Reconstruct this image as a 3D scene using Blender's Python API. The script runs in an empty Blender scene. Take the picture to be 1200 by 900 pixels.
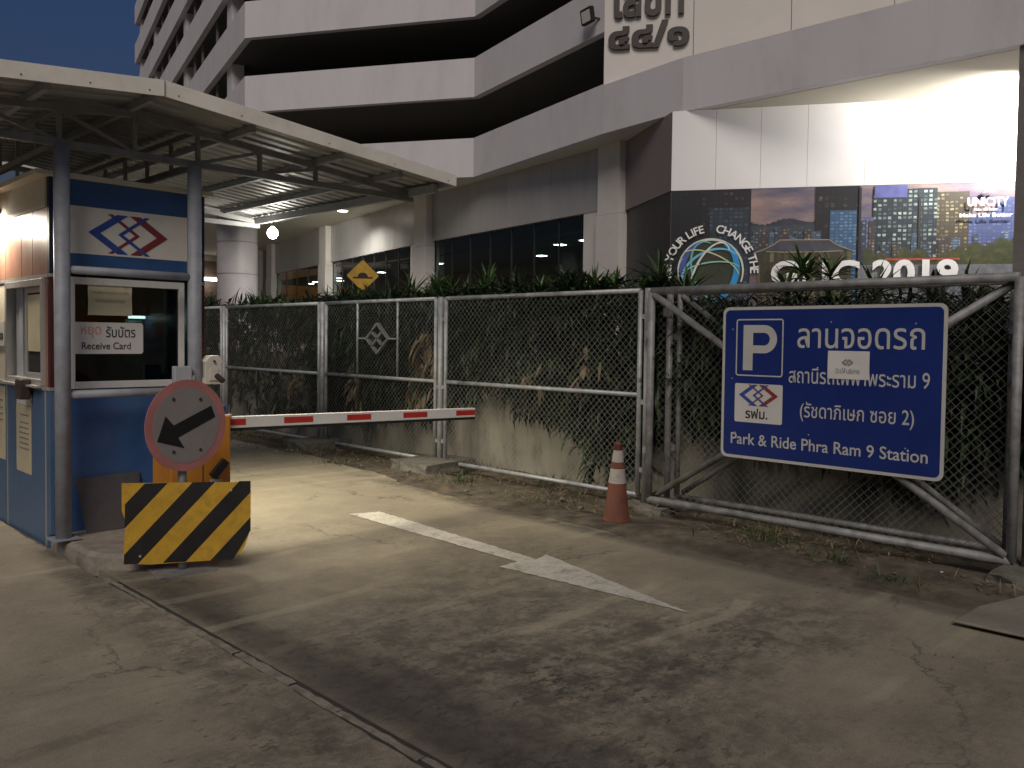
import bpy, bmesh, math, random
from mathutils import Vector, Matrix
from math import radians, sin, cos, pi, sqrt, atan2
random.seed(7)
SC = bpy.context.scene
COL = SC.collection

# ------------------------------------------------------------------ camera
EYE = 1.55
yaw, pitch, roll = radians(45.1), radians(1.97), 0.012
fw = Vector((sin(yaw)*cos(pitch), cos(yaw)*cos(pitch), -sin(pitch)))
rt = Vector((cos(yaw), -sin(yaw), 0))
up = rt.cross(fw)
r2 = rt*cos(roll) + up*sin(roll)
u2 = up*cos(roll) - rt*sin(roll)
cd = bpy.data.cameras.new("camera")
cam = bpy.data.objects.new("camera", cd)
COL.objects.link(cam)
M = Matrix.Identity(4)
for i in range(3):
    M[i][0], M[i][1], M[i][2] = r2[i], u2[i], -fw[i]
M[2][3] = EYE
cam.matrix_world = M
cd.sensor_width = 36
cd.lens = 985/1200*36
cd.shift_y = -0.015
cd.clip_start, cd.clip_end = 0.05, 2000
SC.camera = cam

# ------------------------------------------------------------------ dusk sky and faint street glow
W = bpy.data.worlds.new("World")
SC.world = W
W.use_nodes = True
wn, wl = W.node_tree.nodes, W.node_tree.links
bg = wn["Background"]
sky = wn.new("ShaderNodeTexSky")
sky.sky_type = 'NISHITA'
sky.sun_disc = False
sky.sun_elevation = radians(-0.3)
sky.sun_rotation = radians(215)
sky.air_density = 1.0
sky.dust_density = 0.0
sky.ozone_density = 3.4
wl.new(sky.outputs[0], bg.inputs[0])
bg.inputs[1].default_value = 0.18
sl = bpy.data.lights.new("sun", 'SUN')
sl.energy = 1.42
sl.angle = radians(30)
sl.color = (1.0, 0.90, 0.80)
sun = bpy.data.objects.new("sun", sl)
COL.objects.link(sun)
sun.rotation_euler = (radians(49), 0, radians(-49))
SC.view_settings.view_transform = 'Standard'
SC.view_settings.look = 'None'
SC.view_settings.exposure = 0.16
SC.view_settings.gamma = 1
SC.cycles.use_denoising = True
SC.cycles.max_bounces = 6
SC.cycles.sample_clamp_indirect = 4

# ------------------------------------------------------------------ materials
def rgb(h, k=1.0):
    f = lambda c: (c/12.92 if c <= .04045 else ((c+.055)/1.055)**2.4)*k
    return tuple(f(int(h[i:i+2], 16)/255) for i in (0, 2, 4))
def new_mat(name):
    m = bpy.data.materials.new(name)
    m.use_nodes = True
    nt = m.node_tree
    return m, nt, nt.nodes["Principled BSDF"]
def noise_node(nt, scale, detail=5, rough=.6, vec=None):
    n = nt.nodes.new("ShaderNodeTexNoise")
    n.inputs["Scale"].default_value = scale
    n.inputs["Detail"].default_value = detail
    n.inputs["Roughness"].default_value = rough
    if vec: nt.links.new(vec, n.inputs["Vector"])
    return n
def ramp(nt, src, stops):
    r = nt.nodes.new("ShaderNodeValToRGB")
    e = r.color_ramp.elements
    while len(e) < len(stops): e.new(.5)
    for x, (p, c) in zip(e, stops):
        x.position = p
        x.color = (*c, 1) if not isinstance(c, (int, float)) else (c, c, c, 1)
    nt.links.new(src, r.inputs[0])
    return r
def mixc(nt, fac, a, b, mode='MIX'):
    n = nt.nodes.new("ShaderNodeMix")
    n.data_type = 'RGBA'
    n.blend_type = mode
    for s, v in ((0, fac), (6, a), (7, b)):
        if hasattr(v, 'node'): nt.links.new(v, n.inputs[s])
        elif isinstance(v, (int, float)): n.inputs[s].default_value = v
        else: n.inputs[s].default_value = (*v, 1)
    return n.outputs[2]
def math_n(nt, op, a, b=0.0, c=None):
    n = nt.nodes.new("ShaderNodeMath")
    n.operation = op
    for i, v in enumerate((a, b) if c is None else (a, b, c)):
        if hasattr(v, 'node'): nt.links.new(v, n.inputs[i])
        else: n.inputs[i].default_value = v
    return n.outputs[0]
def bump(nt, b, src, strength, dist=.01):
    n = nt.nodes.new("ShaderNodeBump")
    n.inputs["Strength"].default_value = strength
    n.inputs["Distance"].default_value = dist
    nt.links.new(src, n.inputs["Height"])
    nt.links.new(n.outputs[0], b.inputs["Normal"])
def tex_obj(nt, scale=(1, 1, 1), rot=(0, 0, 0)):
    t = nt.nodes.new("ShaderNodeTexCoord")
    m = nt.nodes.new("ShaderNodeMapping")
    m.inputs["Scale"].default_value = scale
    m.inputs["Rotation"].default_value = rot
    nt.links.new(t.outputs["Object"], m.inputs[0])
    return m.outputs[0]
def pm(name, col, rough=.6, metal=0., var=.12, scale=6, dirt=0., dirtcol=(.03, .026, .02), dscale=3, bmp=.08, bscale=60, spec=.5, stretch=(1, 1, 1), clear=0):
    """painted / plain surface: colour with grain, wear blotches and fine relief"""
    m, nt, b = new_mat(name)
    v = tex_obj(nt, stretch)
    n = noise_node(nt, scale, 6, .62, v)
    lo = tuple(c*(1-var) for c in col)
    hi = tuple(min(1, c*(1+var)) for c in col)
    c = ramp(nt, n.outputs[0], [(.3, lo), (.7, hi)]).outputs[0]
    if dirt > 0:
        d = noise_node(nt, dscale, 8, .7, v)
        f = ramp(nt, d.outputs[0], [(.48, 0), (.72, dirt)]).outputs[0]
        c = mixc(nt, f, c, dirtcol)
    nt.links.new(c, b.inputs["Base Color"])
    b.inputs["Roughness"].default_value = rough
    r = ramp(nt, n.outputs[0], [(.2, max(0, rough-.1)), (.8, min(1, rough+.1))])
    nt.links.new(r.outputs[0], b.inputs["Roughness"])
    b.inputs["Metallic"].default_value = metal
    b.inputs["Specular IOR Level"].default_value = spec
    if bmp: bump(nt, b, noise_node(nt, bscale, 4, .6, v).outputs[0], bmp, .01)
    return m
def emit(name, col, k):
    m, nt, b = new_mat(name)
    b.inputs["Base Color"].default_value = (*col, 1)
    b.inputs["Emission Color"].default_value = (*col, 1)
    b.inputs["Emission Strength"].default_value = k
    return m

def concrete(name, base, dark, own):
    m, nt, b = new_mat(name)
    v = tex_obj(nt)
    big = noise_node(nt, .55, 6, .6, v)
    mid = noise_node(nt, 3.2, 9, .68, v)
    fine = noise_node(nt, 45, 5, .7, v)
    c = ramp(nt, big.outputs[0], [(.32, tuple(x*.74 for x in base)), (.68, tuple(x*1.16 for x in base))]).outputs[0]
    c = mixc(nt, ramp(nt, mid.outputs[0], [(.42, 0), (.7, .42)]).outputs[0], c, tuple(x*.55 for x in base))
    c = mixc(nt, .5, c, ramp(nt, fine.outputs[0], [(.3, .62), (.7, 1.0)]).outputs[0], 'MULTIPLY')
    # trowel and broom streaks across the lane
    vs = tex_obj(nt, (.5, 9, 1))
    st = noise_node(nt, 1.3, 6, .6, vs)
    c = mixc(nt, ramp(nt, st.outputs[0], [(.5, 0), (.75, .38)]).outputs[0], c, tuple(x*.58 for x in base))
    sep = nt.nodes.new("ShaderNodeSeparateXYZ")
    nt.links.new(v, sep.inputs[0])
    X, Y = sep.outputs[0], sep.outputs[1]
    wob = noise_node(nt, 1.1, 5, .65, v).outputs[0]
    wob2 = math_n(nt, 'MULTIPLY', math_n(nt, 'SUBTRACT', wob, .5), 1.5)
    def blob(x0, y0, sx, sy, p=1.6):
        dx = math_n(nt, 'DIVIDE', math_n(nt, 'SUBTRACT', X, x0), sx)
        dy = math_n(nt, 'DIVIDE', math_n(nt, 'SUBTRACT', Y, y0), sy)
        r = math_n(nt, 'SQRT', math_n(nt, 'ADD', math_n(nt, 'MULTIPLY', dx, dx), math_n(nt, 'MULTIPLY', dy, dy)))
        return math_n(nt, 'SUBTRACT', p, math_n(nt, 'ADD', r, wob2))
    spots = noise_node(nt, 13, 5, .68, tex_obj(nt, (1.0, 1.7, 1))).outputs[0]
    sharp = ramp(nt, spots, [(.52, 0), (.575, .9)]).outputs[0]
    clus = ramp(nt, noise_node(nt, 2.6, 4, .6, v).outputs[0], [(.40, .15), (.56, 1)]).outputs[0]
    spots2 = noise_node(nt, 5.5, 10, .8, v).outputs[0]
    for (x0, y0, sx, sy, amt) in own:
        k = nt.nodes.new("ShaderNodeClamp")
        nt.links.new(blob(x0, y0, sx, sy), k.inputs[0])
        # worn oily film: soft base broken by many small sharp spots
        soft = ramp(nt, spots2, [(.43, .04), (.57, .9)]).outputs[0]
        f = math_n(nt, 'MULTIPLY', math_n(nt, 'POWER', k.outputs[0], .8), math_n(nt, 'MAXIMUM', math_n(nt, 'MULTIPLY', soft, .85), math_n(nt, 'MULTIPLY', sharp, clus)))
        if amt > .86: f = math_n(nt, 'MAXIMUM', f, math_n(nt, 'MULTIPLY', k.outputs[0], .62))
        c = mixc(nt, math_n(nt, 'MULTIPLY', f, amt), c, dark)
    # scattered small dark flecks
    vf = tex_obj(nt, (1.0, 2.2, 1))
    fl = noise_node(nt, 10, 4, .65, vf)
    zone = noise_node(nt, .8, 3, .5, v)
    f = math_n(nt, 'MULTIPLY', ramp(nt, fl.outputs[0], [(.62, 0), (.68, .8)]).outputs[0], ramp(nt, zone.outputs[0], [(.45, 0), (.6, 1)]).outputs[0])
    c = mixc(nt, f, c, tuple(x*.8 for x in dark))
    # hairline cracks and pale drag marks
    wv = nt.nodes.new("ShaderNodeVectorMath")
    wv.operation = 'ADD'
    nz = noise_node(nt, 2.4, 6, .65, v)
    sc_ = nt.nodes.new("ShaderNodeVectorMath")
    sc_.operation = 'SCALE'
    sc_.inputs["Scale"].default_value = .55
    nt.links.new(nz.outputs["Color"], sc_.inputs[0])
    nt.links.new(v, wv.inputs[0])
    nt.links.new(sc_.outputs[0], wv.inputs[1])
    vo = nt.nodes.new("ShaderNodeTexVoronoi")
    vo.feature = 'DISTANCE_TO_EDGE'
    vo.inputs["Scale"].default_value = .42
    nt.links.new(wv.outputs[0], vo.inputs["Vector"])
    cr = ramp(nt, vo.outputs["Distance"], [(.0, .75), (.006, 0)]).outputs[0]
    c = mixc(nt, math_n(nt, 'MULTIPLY', cr, ramp(nt, zone.outputs[0], [(.42, 0), (.6, 1)]).outputs[0]), c, dark)
    ag = noise_node(nt, 170, 3, .6, v)
    c = mixc(nt, .55, c, ramp(nt, ag.outputs[0], [(.36, .55), (.5, .95), (.64, 1.25)]).outputs[0], 'MULTIPLY')
    wt = nt.nodes.new("ShaderNodeTexWave")
    wt.wave_type = 'RINGS'
    wt.inputs["Scale"].default_value = .55
    wt.inputs["Distortion"].default_value = 3.5
    wt.inputs["Detail"].default_value = 4
    nt.links.new(v, wt.inputs["Vector"])
    dm_ = math_n(nt, 'MULTIPLY', ramp(nt, wt.outputs[0], [(.90, 0), (.97, .35)]).outputs[0], ramp(nt, big.outputs[0], [(.45, 0), (.6, 1)]).outputs[0])
    c = mixc(nt, dm_, c, tuple(x*1.35 for x in base))
    nt.links.new(c, b.inputs["Base Color"])
    nt.links.new(ramp(nt, mid.outputs[0], [(.3, .62), (.7, .86)]).outputs[0], b.inputs["Roughness"])
    b.inputs["Specular IOR Level"].default_value = .35
    h = math_n(nt, 'ADD', math_n(nt, 'MULTIPLY', fine.outputs[0], .5), mid.outputs[0])
    bump(nt, b, h, .35, .012)
    return m

MT = {}
MT['lane'] = concrete("driveway_concrete", (.375, .325, .240), (.060, .054, .047),
                      [(2.16, 4.8, .20, .8, .95), (2.10, 3.4, .11, 1.6, .92), (2.25, 2.2, .20, 1.1, .9), (5.50, 6.6, .12, 1.2, .85), (5.36, 4.9, .10, 1.4, .85), (3.1, 3.4, .75, .85, .72), (2.75, 2.2, .55, .8, .85), (3.7, 2.35, .75, .45, .7), (4.5, 2.1, .5, .35, .55), (5.28, 2.6, .11, 3.0, .88), (4.3, 4.4, .5, .9, .4), (4.1, 1.0, .9, .2, .4)])
MT['lane2'] = concrete("approach_concrete", (.340, .296, .222), (.060, .052, .043),
                       [(1.87, 5.7, .12, .7, .92), (1.80, 4.6, .13, 1.0, .8), (1.72, 3.2, .16, .9, .6), (1.5, 2.75, .30, .22, .65), (1.80, 1.6, .16, .9, .6), (.95, 2.55, .55, .05, .75), (1.0, 3.4, .8, .04, .5), (.6, 1.9, .7, .05, .5)])
MT['mortar'] = pm("old_mortar", (.235, .21, .17), .85, var=.35, scale=12, dirt=.8, dscale=5, bmp=.5, bscale=40)
MT['groove'] = pm("dark_joint_dirt", (.035, .03, .026), .9, var=.4, bmp=.4)
MT['dirt'] = pm("bare_earth", (.115, .094, .066), .95, var=.5, scale=5, dirt=.95, dirtcol=(.028, .024, .018), dscale=1.7, bmp=.8, bscale=22)
MT['kerb'] = pm("worn_kerb_concrete", (.30, .265, .22), .85, var=.25, scale=8, dirt=.7, dscale=3, bmp=.4, bscale=35)
MT['kerb_dark'] = pm("weathered_slab_concrete", (.27, .238, .19), .9, var=.3, scale=6, dirt=.6, dscale=3, bmp=.5, bscale=35)
MT['wall'] = pm("stained_wall_render", (.30, .278, .222), .9, var=.22, scale=2.2, dirt=.92, dirtcol=(.035, .033, .025), dscale=1.6, bmp=.3, bscale=25, stretch=(1, 1, .45))
MT['block'] = pm("footing_concrete", (.165, .155, .13), .9, var=.35, scale=9, dirt=.9, dscale=4, bmp=.6, bscale=30)
MT['galv'] = pm("galvanised_tube", (.40, .41, .42), .5, .35, var=.28, scale=7, dirt=.45, dirtcol=(.13, .12, .10), dscale=6, bmp=.1)
MT['galv_old'] = pm("weathered_galvanised_tube", (.28, .28, .28), .6, .3, var=.35, scale=9, dirt=.7, dirtcol=(.09, .075, .06), dscale=4, bmp=.15)
MT['wire'] = pm("chain_link_wire", (.27, .27, .265), .55, .4, var=.25, scale=3, bmp=0)
MT['wire_dark'] = pm("weathered_chain_link_wire", (.17, .17, .16), .6, .3, var=.3, scale=3, bmp=0)
MT['pole'] = pm("grey_painted_steel", (.30, .315, .35), .55, .0, var=.16, scale=9, dirt=.3, dirtcol=(.12, .10, .09), dscale=7, bmp=.12)
MT['truss'] = pm("dull_grey_steel", (.20, .20, .20), .6, .0, var=.2, scale=8, dirt=.3, dscale=6, bmp=.1)
MT['roofsheet'] = pm("zinc_roof_sheet", (.31, .315, .315), .5, .15, var=.14, scale=4, dirt=.3, dirtcol=(.2, .18, .15), dscale=2, bmp=.05)
MT['fascia'] = pm("cream_fascia_metal", (.80, .76, .67), .5, .0, var=.08, scale=2, dirt=.28, dirtcol=(.30, .25, .18), dscale=3, bmp=.04)
MT['purlin'] = pm("pale_purlin_steel", (.33, .335, .335), .55, .1, var=.12, scale=6, dirt=.25, dirtcol=(.25, .22, .18), bmp=.06)
MT['blue'] = pm("blue_panel_paint", (.036, .098, .255), .42, .0, var=.18, scale=3, dirt=.5, dirtcol=(.085, .125, .23), dscale=5, bmp=.06, bscale=25)
MT['bluewall'] = pm("faded_blue_panel", (.065, .13, .24), .45, .0, var=.15, scale=3, dirt=.35, dirtcol=(.09, .11, .14), dscale=3, bmp=.06, bscale=25)
MT['navy'] = pm("navy_corner_trim", (.012, .022, .06), .5, var=.2)
MT['maroon'] = pm("maroon_corner_trim", (.075, .016, .012), .45, var=.2)
MT['brown'] = pm("brown_wall_laminate", (.31, .165, .115), .42, var=.2, scale=4, dirt=.35, dirtcol=(.22, .12, .08), dscale=2.5, bmp=.05, stretch=(1, 1, .4))
MT['cream'] = pm("cream_plaster", (.62, .56, .44), .7, var=.08, scale=4, dirt=.2, dirtcol=(.4, .34, .24), bmp=.08)
MT['whitepanel'] = pm("off_white_panel", (.80, .75, .66), .5, var=.06, scale=5, dirt=.14, dirtcol=(.4, .36, .3), bmp=.03)
MT['alu'] = pm("anodised_aluminium", (.55, .54, .52), .38, .55, var=.08, scale=20, bmp=.02, stretch=(1, 1, .1))
MT['whiteframe'] = pm("white_anodised_frame", (.66, .65, .63), .42, .1, var=.06, scale=14, dirt=.2, dirtcol=(.4, .38, .35), bmp=.02)
MT['signwhite'] = pm("sign_white_film", (.62, .60, .57), .5, var=.05, scale=6, dirt=.12, dirtcol=(.4, .36, .3), bmp=.02)
MT['paper'] = pm("white_paper", (.66, .64, .62), .75, var=.04, scale=5, bmp=.05, bscale=12)
MT['paper_y'] = pm("yellowed_paper", (.56, .50, .34), .6, var=.1, scale=6, bmp=.1, bscale=12)
MT['ink'] = pm("black_ink", (.02, .02, .022), .6, var=.2, bmp=0)
MT['ink_grey'] = pm("faded_grey_ink", (.22, .21, .20), .7, var=.2, bmp=0)
MT['ink_red'] = pm("faded_red_ink", (.62, .27, .23), .6, var=.15, bmp=0)
MT['logoblue'] = pm("logo_blue_film", (.035, .075, .32), .45, var=.25, scale=30, bmp=.02)
MT['logored'] = pm("logo_red_film", (.24, .035, .035), .45, var=.15, scale=20, bmp=.02)
MT['signblue'] = pm("traffic_sign_blue", (.006, .023, .165), .4, var=.12, scale=2, dirt=.15, dirtcol=(.02, .03, .09), bmp=.03)
MT['signtext'] = pm("reflective_lettering", (.50, .49, .46), .55, var=.06, bmp=0)
MT['discgrey'] = pm("faded_reflective_white", (.27, .243, .232), .5, var=.1, scale=4, dirt=.2, dirtcol=(.28, .25, .23), bmp=.02)
MT['discred'] = pm("faded_reflective_red", (.45, .18, .165), .5, var=.14, scale=5, bmp=.02)
MT['yellow'] = pm("hazard_yellow", (.54, .31, .025), .5, var=.14, scale=6, dirt=.65, dirtcol=(.20, .125, .03), dscale=7, bmp=.04)
MT['black'] = pm("hazard_black", (.012, .011, .011), .45, var=.2, scale=6, bmp=.04)
MT['orange'] = pm("orange_cabinet_paint", (.56, .22, .025), .45, var=.1, scale=4, dirt=.6, dirtcol=(.3, .12, .02), bmp=.03)
MT['armwhite'] = pm("barrier_white", (.70, .69, .66), .45, var=.06, scale=5, dirt=.2, dirtcol=(.4, .37, .32), bmp=.03)
MT['armred'] = pm("barrier_red_tape", (.48, .035, .025), .4, var=.1, bmp=.02)
MT['steel'] = pm("bare_steel_sheet", (.115, .115, .125), .42, .4, var=.25, scale=3, dirt=.3, dscale=4, bmp=.05)
MT['cone'] = pm("faded_orange_rubber", (.15, .047, .027), .75, var=.3, scale=7, dirt=.8, dirtcol=(.14, .06, .04), dscale=9, bmp=.1)
MT['conewhite'] = pm("dirty_white_collar", (.40, .375, .34), .6, var=.12, scale=12, dirt=.75, dirtcol=(.22, .12, .09), dscale=12, bmp=.08)
MT['bwhite'] = pm("grey_white_facade_paint", (.62, .595, .62), .75, var=.05, scale=.6, dirt=.30, dirtcol=(.40, .37, .37), dscale=1.3, bmp=.05, bscale=8, stretch=(1, 1, .35))
MT['bsign'] = pm("off_white_facade_render", (.70, .66, .62), .75, var=.05, scale=.5, dirt=.15, dirtcol=(.5, .46, .42), dscale=.8, bmp=.05)
MT['bpillar'] = pm("pillar_render", (.62, .585, .55), .7, var=.06, scale=1.2, dirt=.15, dirtcol=(.45, .42, .38), bmp=.05)
MT['bgrey'] = pm("grey_cladding", (.44, .43, .42), .38, .25, var=.12, scale=.8, dirt=.2, dirtcol=(.2, .2, .2), bmp=.03, stretch=(1, 1, .2))
MT['bbrown'] = pm("taupe_cladding", (.26, .215, .21), .6, var=.08, bmp=.03)
MT['soffit'] = pm("cream_soffit", (.62, .585, .48), .8, var=.06, scale=.5, bmp=.04)
MT['bclad'] = pm("white_composite_cladding", (.74, .72, .71), .5, var=.03, scale=.7, bmp=.02)
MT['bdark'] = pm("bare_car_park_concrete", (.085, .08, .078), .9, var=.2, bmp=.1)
MT['column'] = pm("grey_tiled_column", (.34, .32, .335), .45, var=.1, scale=1.2, bmp=.03)
MT['mullion'] = pm("dark_bronze_frame", (.05, .05, .052), .4, .4, var=.1, bmp=0)
MT['hall'] = pm("brown_hall_wall", (.15, .105, .08), .7, var=.2, bmp=.05)
MT['shadowcol'] = pm("shaded_taupe_render", (.19, .17, .16), .8, var=.12, bmp=.05)  # grey-brown made darker to carry the backlit shade of the corner column
MT['letter'] = pm("dark_bronze_letters", (.045, .036, .034), .45, .2, var=.15, bmp=.03)
MT['podium'] = pm("paved_podium", (.2, .19, .17), .9, var=.2, bmp=.2)
MT['soil'] = pm("dark_soil", (.045, .034, .024), .95, var=.4, bmp=.6, bscale=15)
MT['plastic'] = pm("beige_white_plastic", (.62, .58, .50), .45, var=.05, dirt=.25, dirtcol=(.35, .3, .22), bmp=.02)
MT['greybox'] = pm("grey_enamel_box", (.40, .42, .45), .45, var=.06, bmp=.02)
MT['darkbox'] = pm("dark_brown_plastic", (.055, .042, .035), .4, var=.1, bmp=.02)
MT['rubber'] = pm("black_rubber", (.015, .015, .015), .7, var=.2, bmp=.05)
MT['bluecap'] = pm("blue_plastic_cap", (.02, .06, .35), .4, var=.1, bmp=0)
MT['stone'] = pm("loose_stone", (.15, .13, .105), .9, var=.4, scale=14, dirt=.5, bmp=.5)
MT['litter'] = pm("pale_litter", (.66, .63, .58), .7, var=.1, bmp=.1)
MT['booth_in'] = pm("dark_booth_interior", (.030, .028, .027), .8, var=.2, bmp=.02)
MT['teal'] = pm("teal_cabinet_paint", (.10, .25, .22), .5, var=.1, bmp=.02)
MT['bulb'] = emit("lamp_glass", (1.0, .96, .86), 60)
MT['bulb_soft'] = emit("downlight_glass", (1.0, .97, .88), 14)
MT['tube'] = emit("pane_glow_glass", (.80, 1.0, .93), 22)
MT['lobbylamp'] = emit("lobby_lamp_glass", (.92, 1.0, .80), 26)
MT['flood'] = emit("floodlight_glass", (1.0, .93, .84), 40)

def glass_mat(name, tint, trans, rough=.04):
    m, nt, b = new_mat(name)
    out = nt.nodes["Material Output"]
    tr = nt.nodes.new("ShaderNodeBsdfTransparent")
    tr.inputs[0].default_value = (*tint, 1)
    gl = nt.nodes.new("ShaderNodeBsdfGlossy")
    gl.inputs["Roughness"].default_value = rough
    gl.inputs[0].default_value = (.9, .95, 1, 1)
    fr = nt.nodes.new("ShaderNodeFresnel")
    fr.inputs[0].default_value = 1.5
    mx = nt.nodes.new("ShaderNodeMixShader")
    ge = nt.nodes.new("ShaderNodeNewGeometry")
    nt.links.new(math_n(nt, 'MULTIPLY', fr.outputs[0], math_n(nt, 'SUBTRACT', 1, ge.outputs["Backfacing"])), mx.inputs[0])
    nt.links.new(tr.outputs[0], mx.inputs[1])
    nt.links.new(gl.outputs[0], mx.inputs[2])
    if not trans:
        df = nt.nodes.new("ShaderNodeBsdfDiffuse")
        df.inputs[0].default_value = (*tint, 1)
        nt.links.new(df.outputs[0], mx.inputs[1])
    nt.links.new(mx.outputs[0], out.inputs[0])
    return m
MT['pane'] = glass_mat("booth_window_glass", (.20, .215, .215), True)
MT['bglass'] = glass_mat("tinted_curtain_glass", (.66, .73, .73), True, .05)

def leaf_mat(name, cols, rough=.45):
    m, nt, b = new_mat(name)
    v = tex_obj(nt)
    n = noise_node(nt, 5.5, 3, .6, v)
    n2 = noise_node(nt, 40, 2, .5, v)
    f = math_n(nt, 'ADD', math_n(nt, 'MULTIPLY', n.outputs[0], .75), math_n(nt, 'MULTIPLY', n2.outputs[0], .25))
    c = ramp(nt, f, [(.34, cols[0]), (.5, cols[1]), (.66, cols[2])]).outputs[0]
    nt.links.new(c, b.inputs["Base Color"])
    b.inputs["Roughness"].default_value = rough
    b.inputs["Specular IOR Level"].default_value = .35
    return m
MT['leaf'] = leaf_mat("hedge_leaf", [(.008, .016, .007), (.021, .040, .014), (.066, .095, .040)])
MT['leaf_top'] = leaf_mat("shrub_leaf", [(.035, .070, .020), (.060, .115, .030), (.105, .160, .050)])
MT['hedge_shade'] = leaf_mat("hedge_shade_leaf", [(.010, .012, .007), (.020, .020, .012), (.040, .034, .022)], .8)
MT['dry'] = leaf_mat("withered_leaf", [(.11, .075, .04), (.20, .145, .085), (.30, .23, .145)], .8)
MT['weed'] = leaf_mat("weed_leaf", [(.03, .05, .015), (.06, .085, .025), (.10, .11, .04)])

# ------------------------------------------------------------------ object helpers
def tag(o, label=None, cat=None, group=None, kind=None):
    if label: o['label'] = label
    if cat: o['category'] = cat
    if group: o['group'] = group
    if kind: o['kind'] = kind
    return o
def wpos(o):
    p = Vector((0, 0, 0))
    while o is not None:
        p += Vector(o.location)
        o = o.parent
    return p
def empty(name, loc=(0, 0, 0), rz=0):
    o = bpy.data.objects.new(name, None)
    COL.objects.link(o)
    o.location = loc
    o.rotation_euler = (0, 0, rz)
    o.empty_display_size = .2
    return o
def link(name, me, m, parent=None):
    if m is not None:
        me.materials.clear()
        me.materials.append(MT[m] if isinstance(m, str) else m)
    o = bpy.data.objects.new(name, me)
    COL.objects.link(o)
    if parent: o.parent = parent
    return o
def V(*a): return Vector(a)

class MB:
    def __init__(s): s.v, s.f = [], []
    def add(s, vs, fs):
        k = len(s.v)
        s.v += [tuple(p) for p in vs]
        s.f += [tuple(i+k for i in f) for f in fs]
        return s
    def box(s, a, b):
        (x0, y0, z0), (x1, y1, z1) = a, b
        return s.add([(x0, y0, z0), (x1, y0, z0), (x1, y1, z0), (x0, y1, z0), (x0, y0, z1), (x1, y0, z1), (x1, y1, z1), (x0, y1, z1)],
                     [(0, 3, 2, 1), (4, 5, 6, 7), (0, 1, 5, 4), (1, 2, 6, 5), (2, 3, 7, 6), (3, 0, 4, 7)])
    def tube(s, p, q, r, n=10, r1=None, cap=True):
        p, q = Vector(p), Vector(q)
        d = (q-p).normalized()
        a = d.cross(V(0, 0, 1))
        if a.length < .01: a = V(1, 0, 0)
        a.normalize()
        b = d.cross(a)
        r1 = r if r1 is None else r1
        vs = [p+(a*cos(2*pi*i/n)+b*sin(2*pi*i/n))*r for i in range(n)] + [q+(a*cos(2*pi*i/n)+b*sin(2*pi*i/n))*r1 for i in range(n)]
        fs = [(i, (i+1) % n, n+(i+1) % n, n+i) for i in range(n)]
        if cap: fs += [tuple(range(n))[::-1], tuple(range(n, 2*n))]
        return s.add(vs, fs)
    def bar(s, p, q, w, h, upv=(0, 0, 1)):
        p, q, u = Vector(p), Vector(q), Vector(upv)
        d = (q-p).normalized()
        a = d.cross(u)
        if a.length < .01: a = V(1, 0, 0)
        a.normalize()
        b = a.cross(d)
        c = [(-1, -1), (1, -1), (1, 1), (-1, 1)]
        vs = [e+a*(i*w/2)+b*(j*h/2) for e in (p, q) for i, j in c]
        return s.add(vs, [(0, 1, 2, 3)[::-1], (4, 5, 6, 7), (0, 1, 5, 4), (1, 2, 6, 5), (2, 3, 7, 6), (3, 0, 4, 7)])
    def prism(s, poly, o, ex, ey, t, base=0.):
        """flat outline (x, y) in the frame o, ex, ey, from base to base+t along ex x ey"""
        o, ex, ey = Vector(o), Vector(ex), Vector(ey)
        n = ex.cross(ey)
        k = len(poly)
        vs = [o+ex*x+ey*y+n*base for x, y in poly] + [o+ex*x+ey*y+n*(base+t) for x, y in poly]
        return s.add(vs, [tuple(range(k))[::-1], tuple(range(k, 2*k))] + [(i, (i+1) % k, k+(i+1) % k, k+i) for i in range(k)])
    def lathe(s, prof, c, n=20):
        c = Vector(c)
        k = len(prof)
        vs = [c+V(r*cos(2*pi*i/n), r*sin(2*pi*i/n), z) for i in range(n) for r, z in prof]
        fs = [(i*k+j, ((i+1) % n)*k+j, ((i+1) % n)*k+j+1, i*k+j+1) for i in range(n) for j in range(k-1)]
        return s.add(vs, fs)
    def build(s, name, m, parent=None, bevel=0, smooth=False, local=False):
        off = V(0, 0, 0) if local or parent is None else wpos(parent)
        me = bpy.data.meshes.new(name)
        me.from_pydata([(x-off.x, y-off.y, z-off.z) for x, y, z in s.v], [], s.f)
        if smooth:
            me.polygons.foreach_set('use_smooth', [len(p.vertices) == 4 for p in me.polygons])
        me.update()
        o = link(name, me, m, parent)
        if bevel:
            md = o.modifiers.new("bevel", 'BEVEL')
            md.width = bevel
            md.segments = 2
            md.limit_method = 'ANGLE'
        return o
def box(name, a, b, m, parent=None, bevel=0, local=False):
    return MB().box(a, b).build(name, m, parent, bevel, local=local)
def rrect(w, h, r, n=5, x=0, y=0):
    out = []
    for cx, cy, a0 in ((w-r, r, -90), (w-r, h-r, 0), (r, h-r, 90), (r, r, 180)):
        out += [(x+cx+r*cos(radians(a0+90*i/n)), y+cy+r*sin(radians(a0+90*i/n))) for i in range(n+1)]
    return out
def circle(r, n=40, x=0, y=0): return [(x+r*cos(2*pi*i/n), y+r*sin(2*pi*i/n)) for i in range(n)]
def clip(poly, a, b, c):
    """keep a*x + b*y <= c"""
    out = []
    for i, p in enumerate(poly):
        q = poly[(i+1) % len(poly)]
        dp, dq = a*p[0]+b*p[1]-c, a*q[0]+b*q[1]-c
        if dp <= 0: out.append(p)
        if dp*dq < 0:
            t = dp/(dp-dq)
            out.append((p[0]+(q[0]-p[0])*t, p[1]+(q[1]-p[1])*t))
    return out

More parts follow.
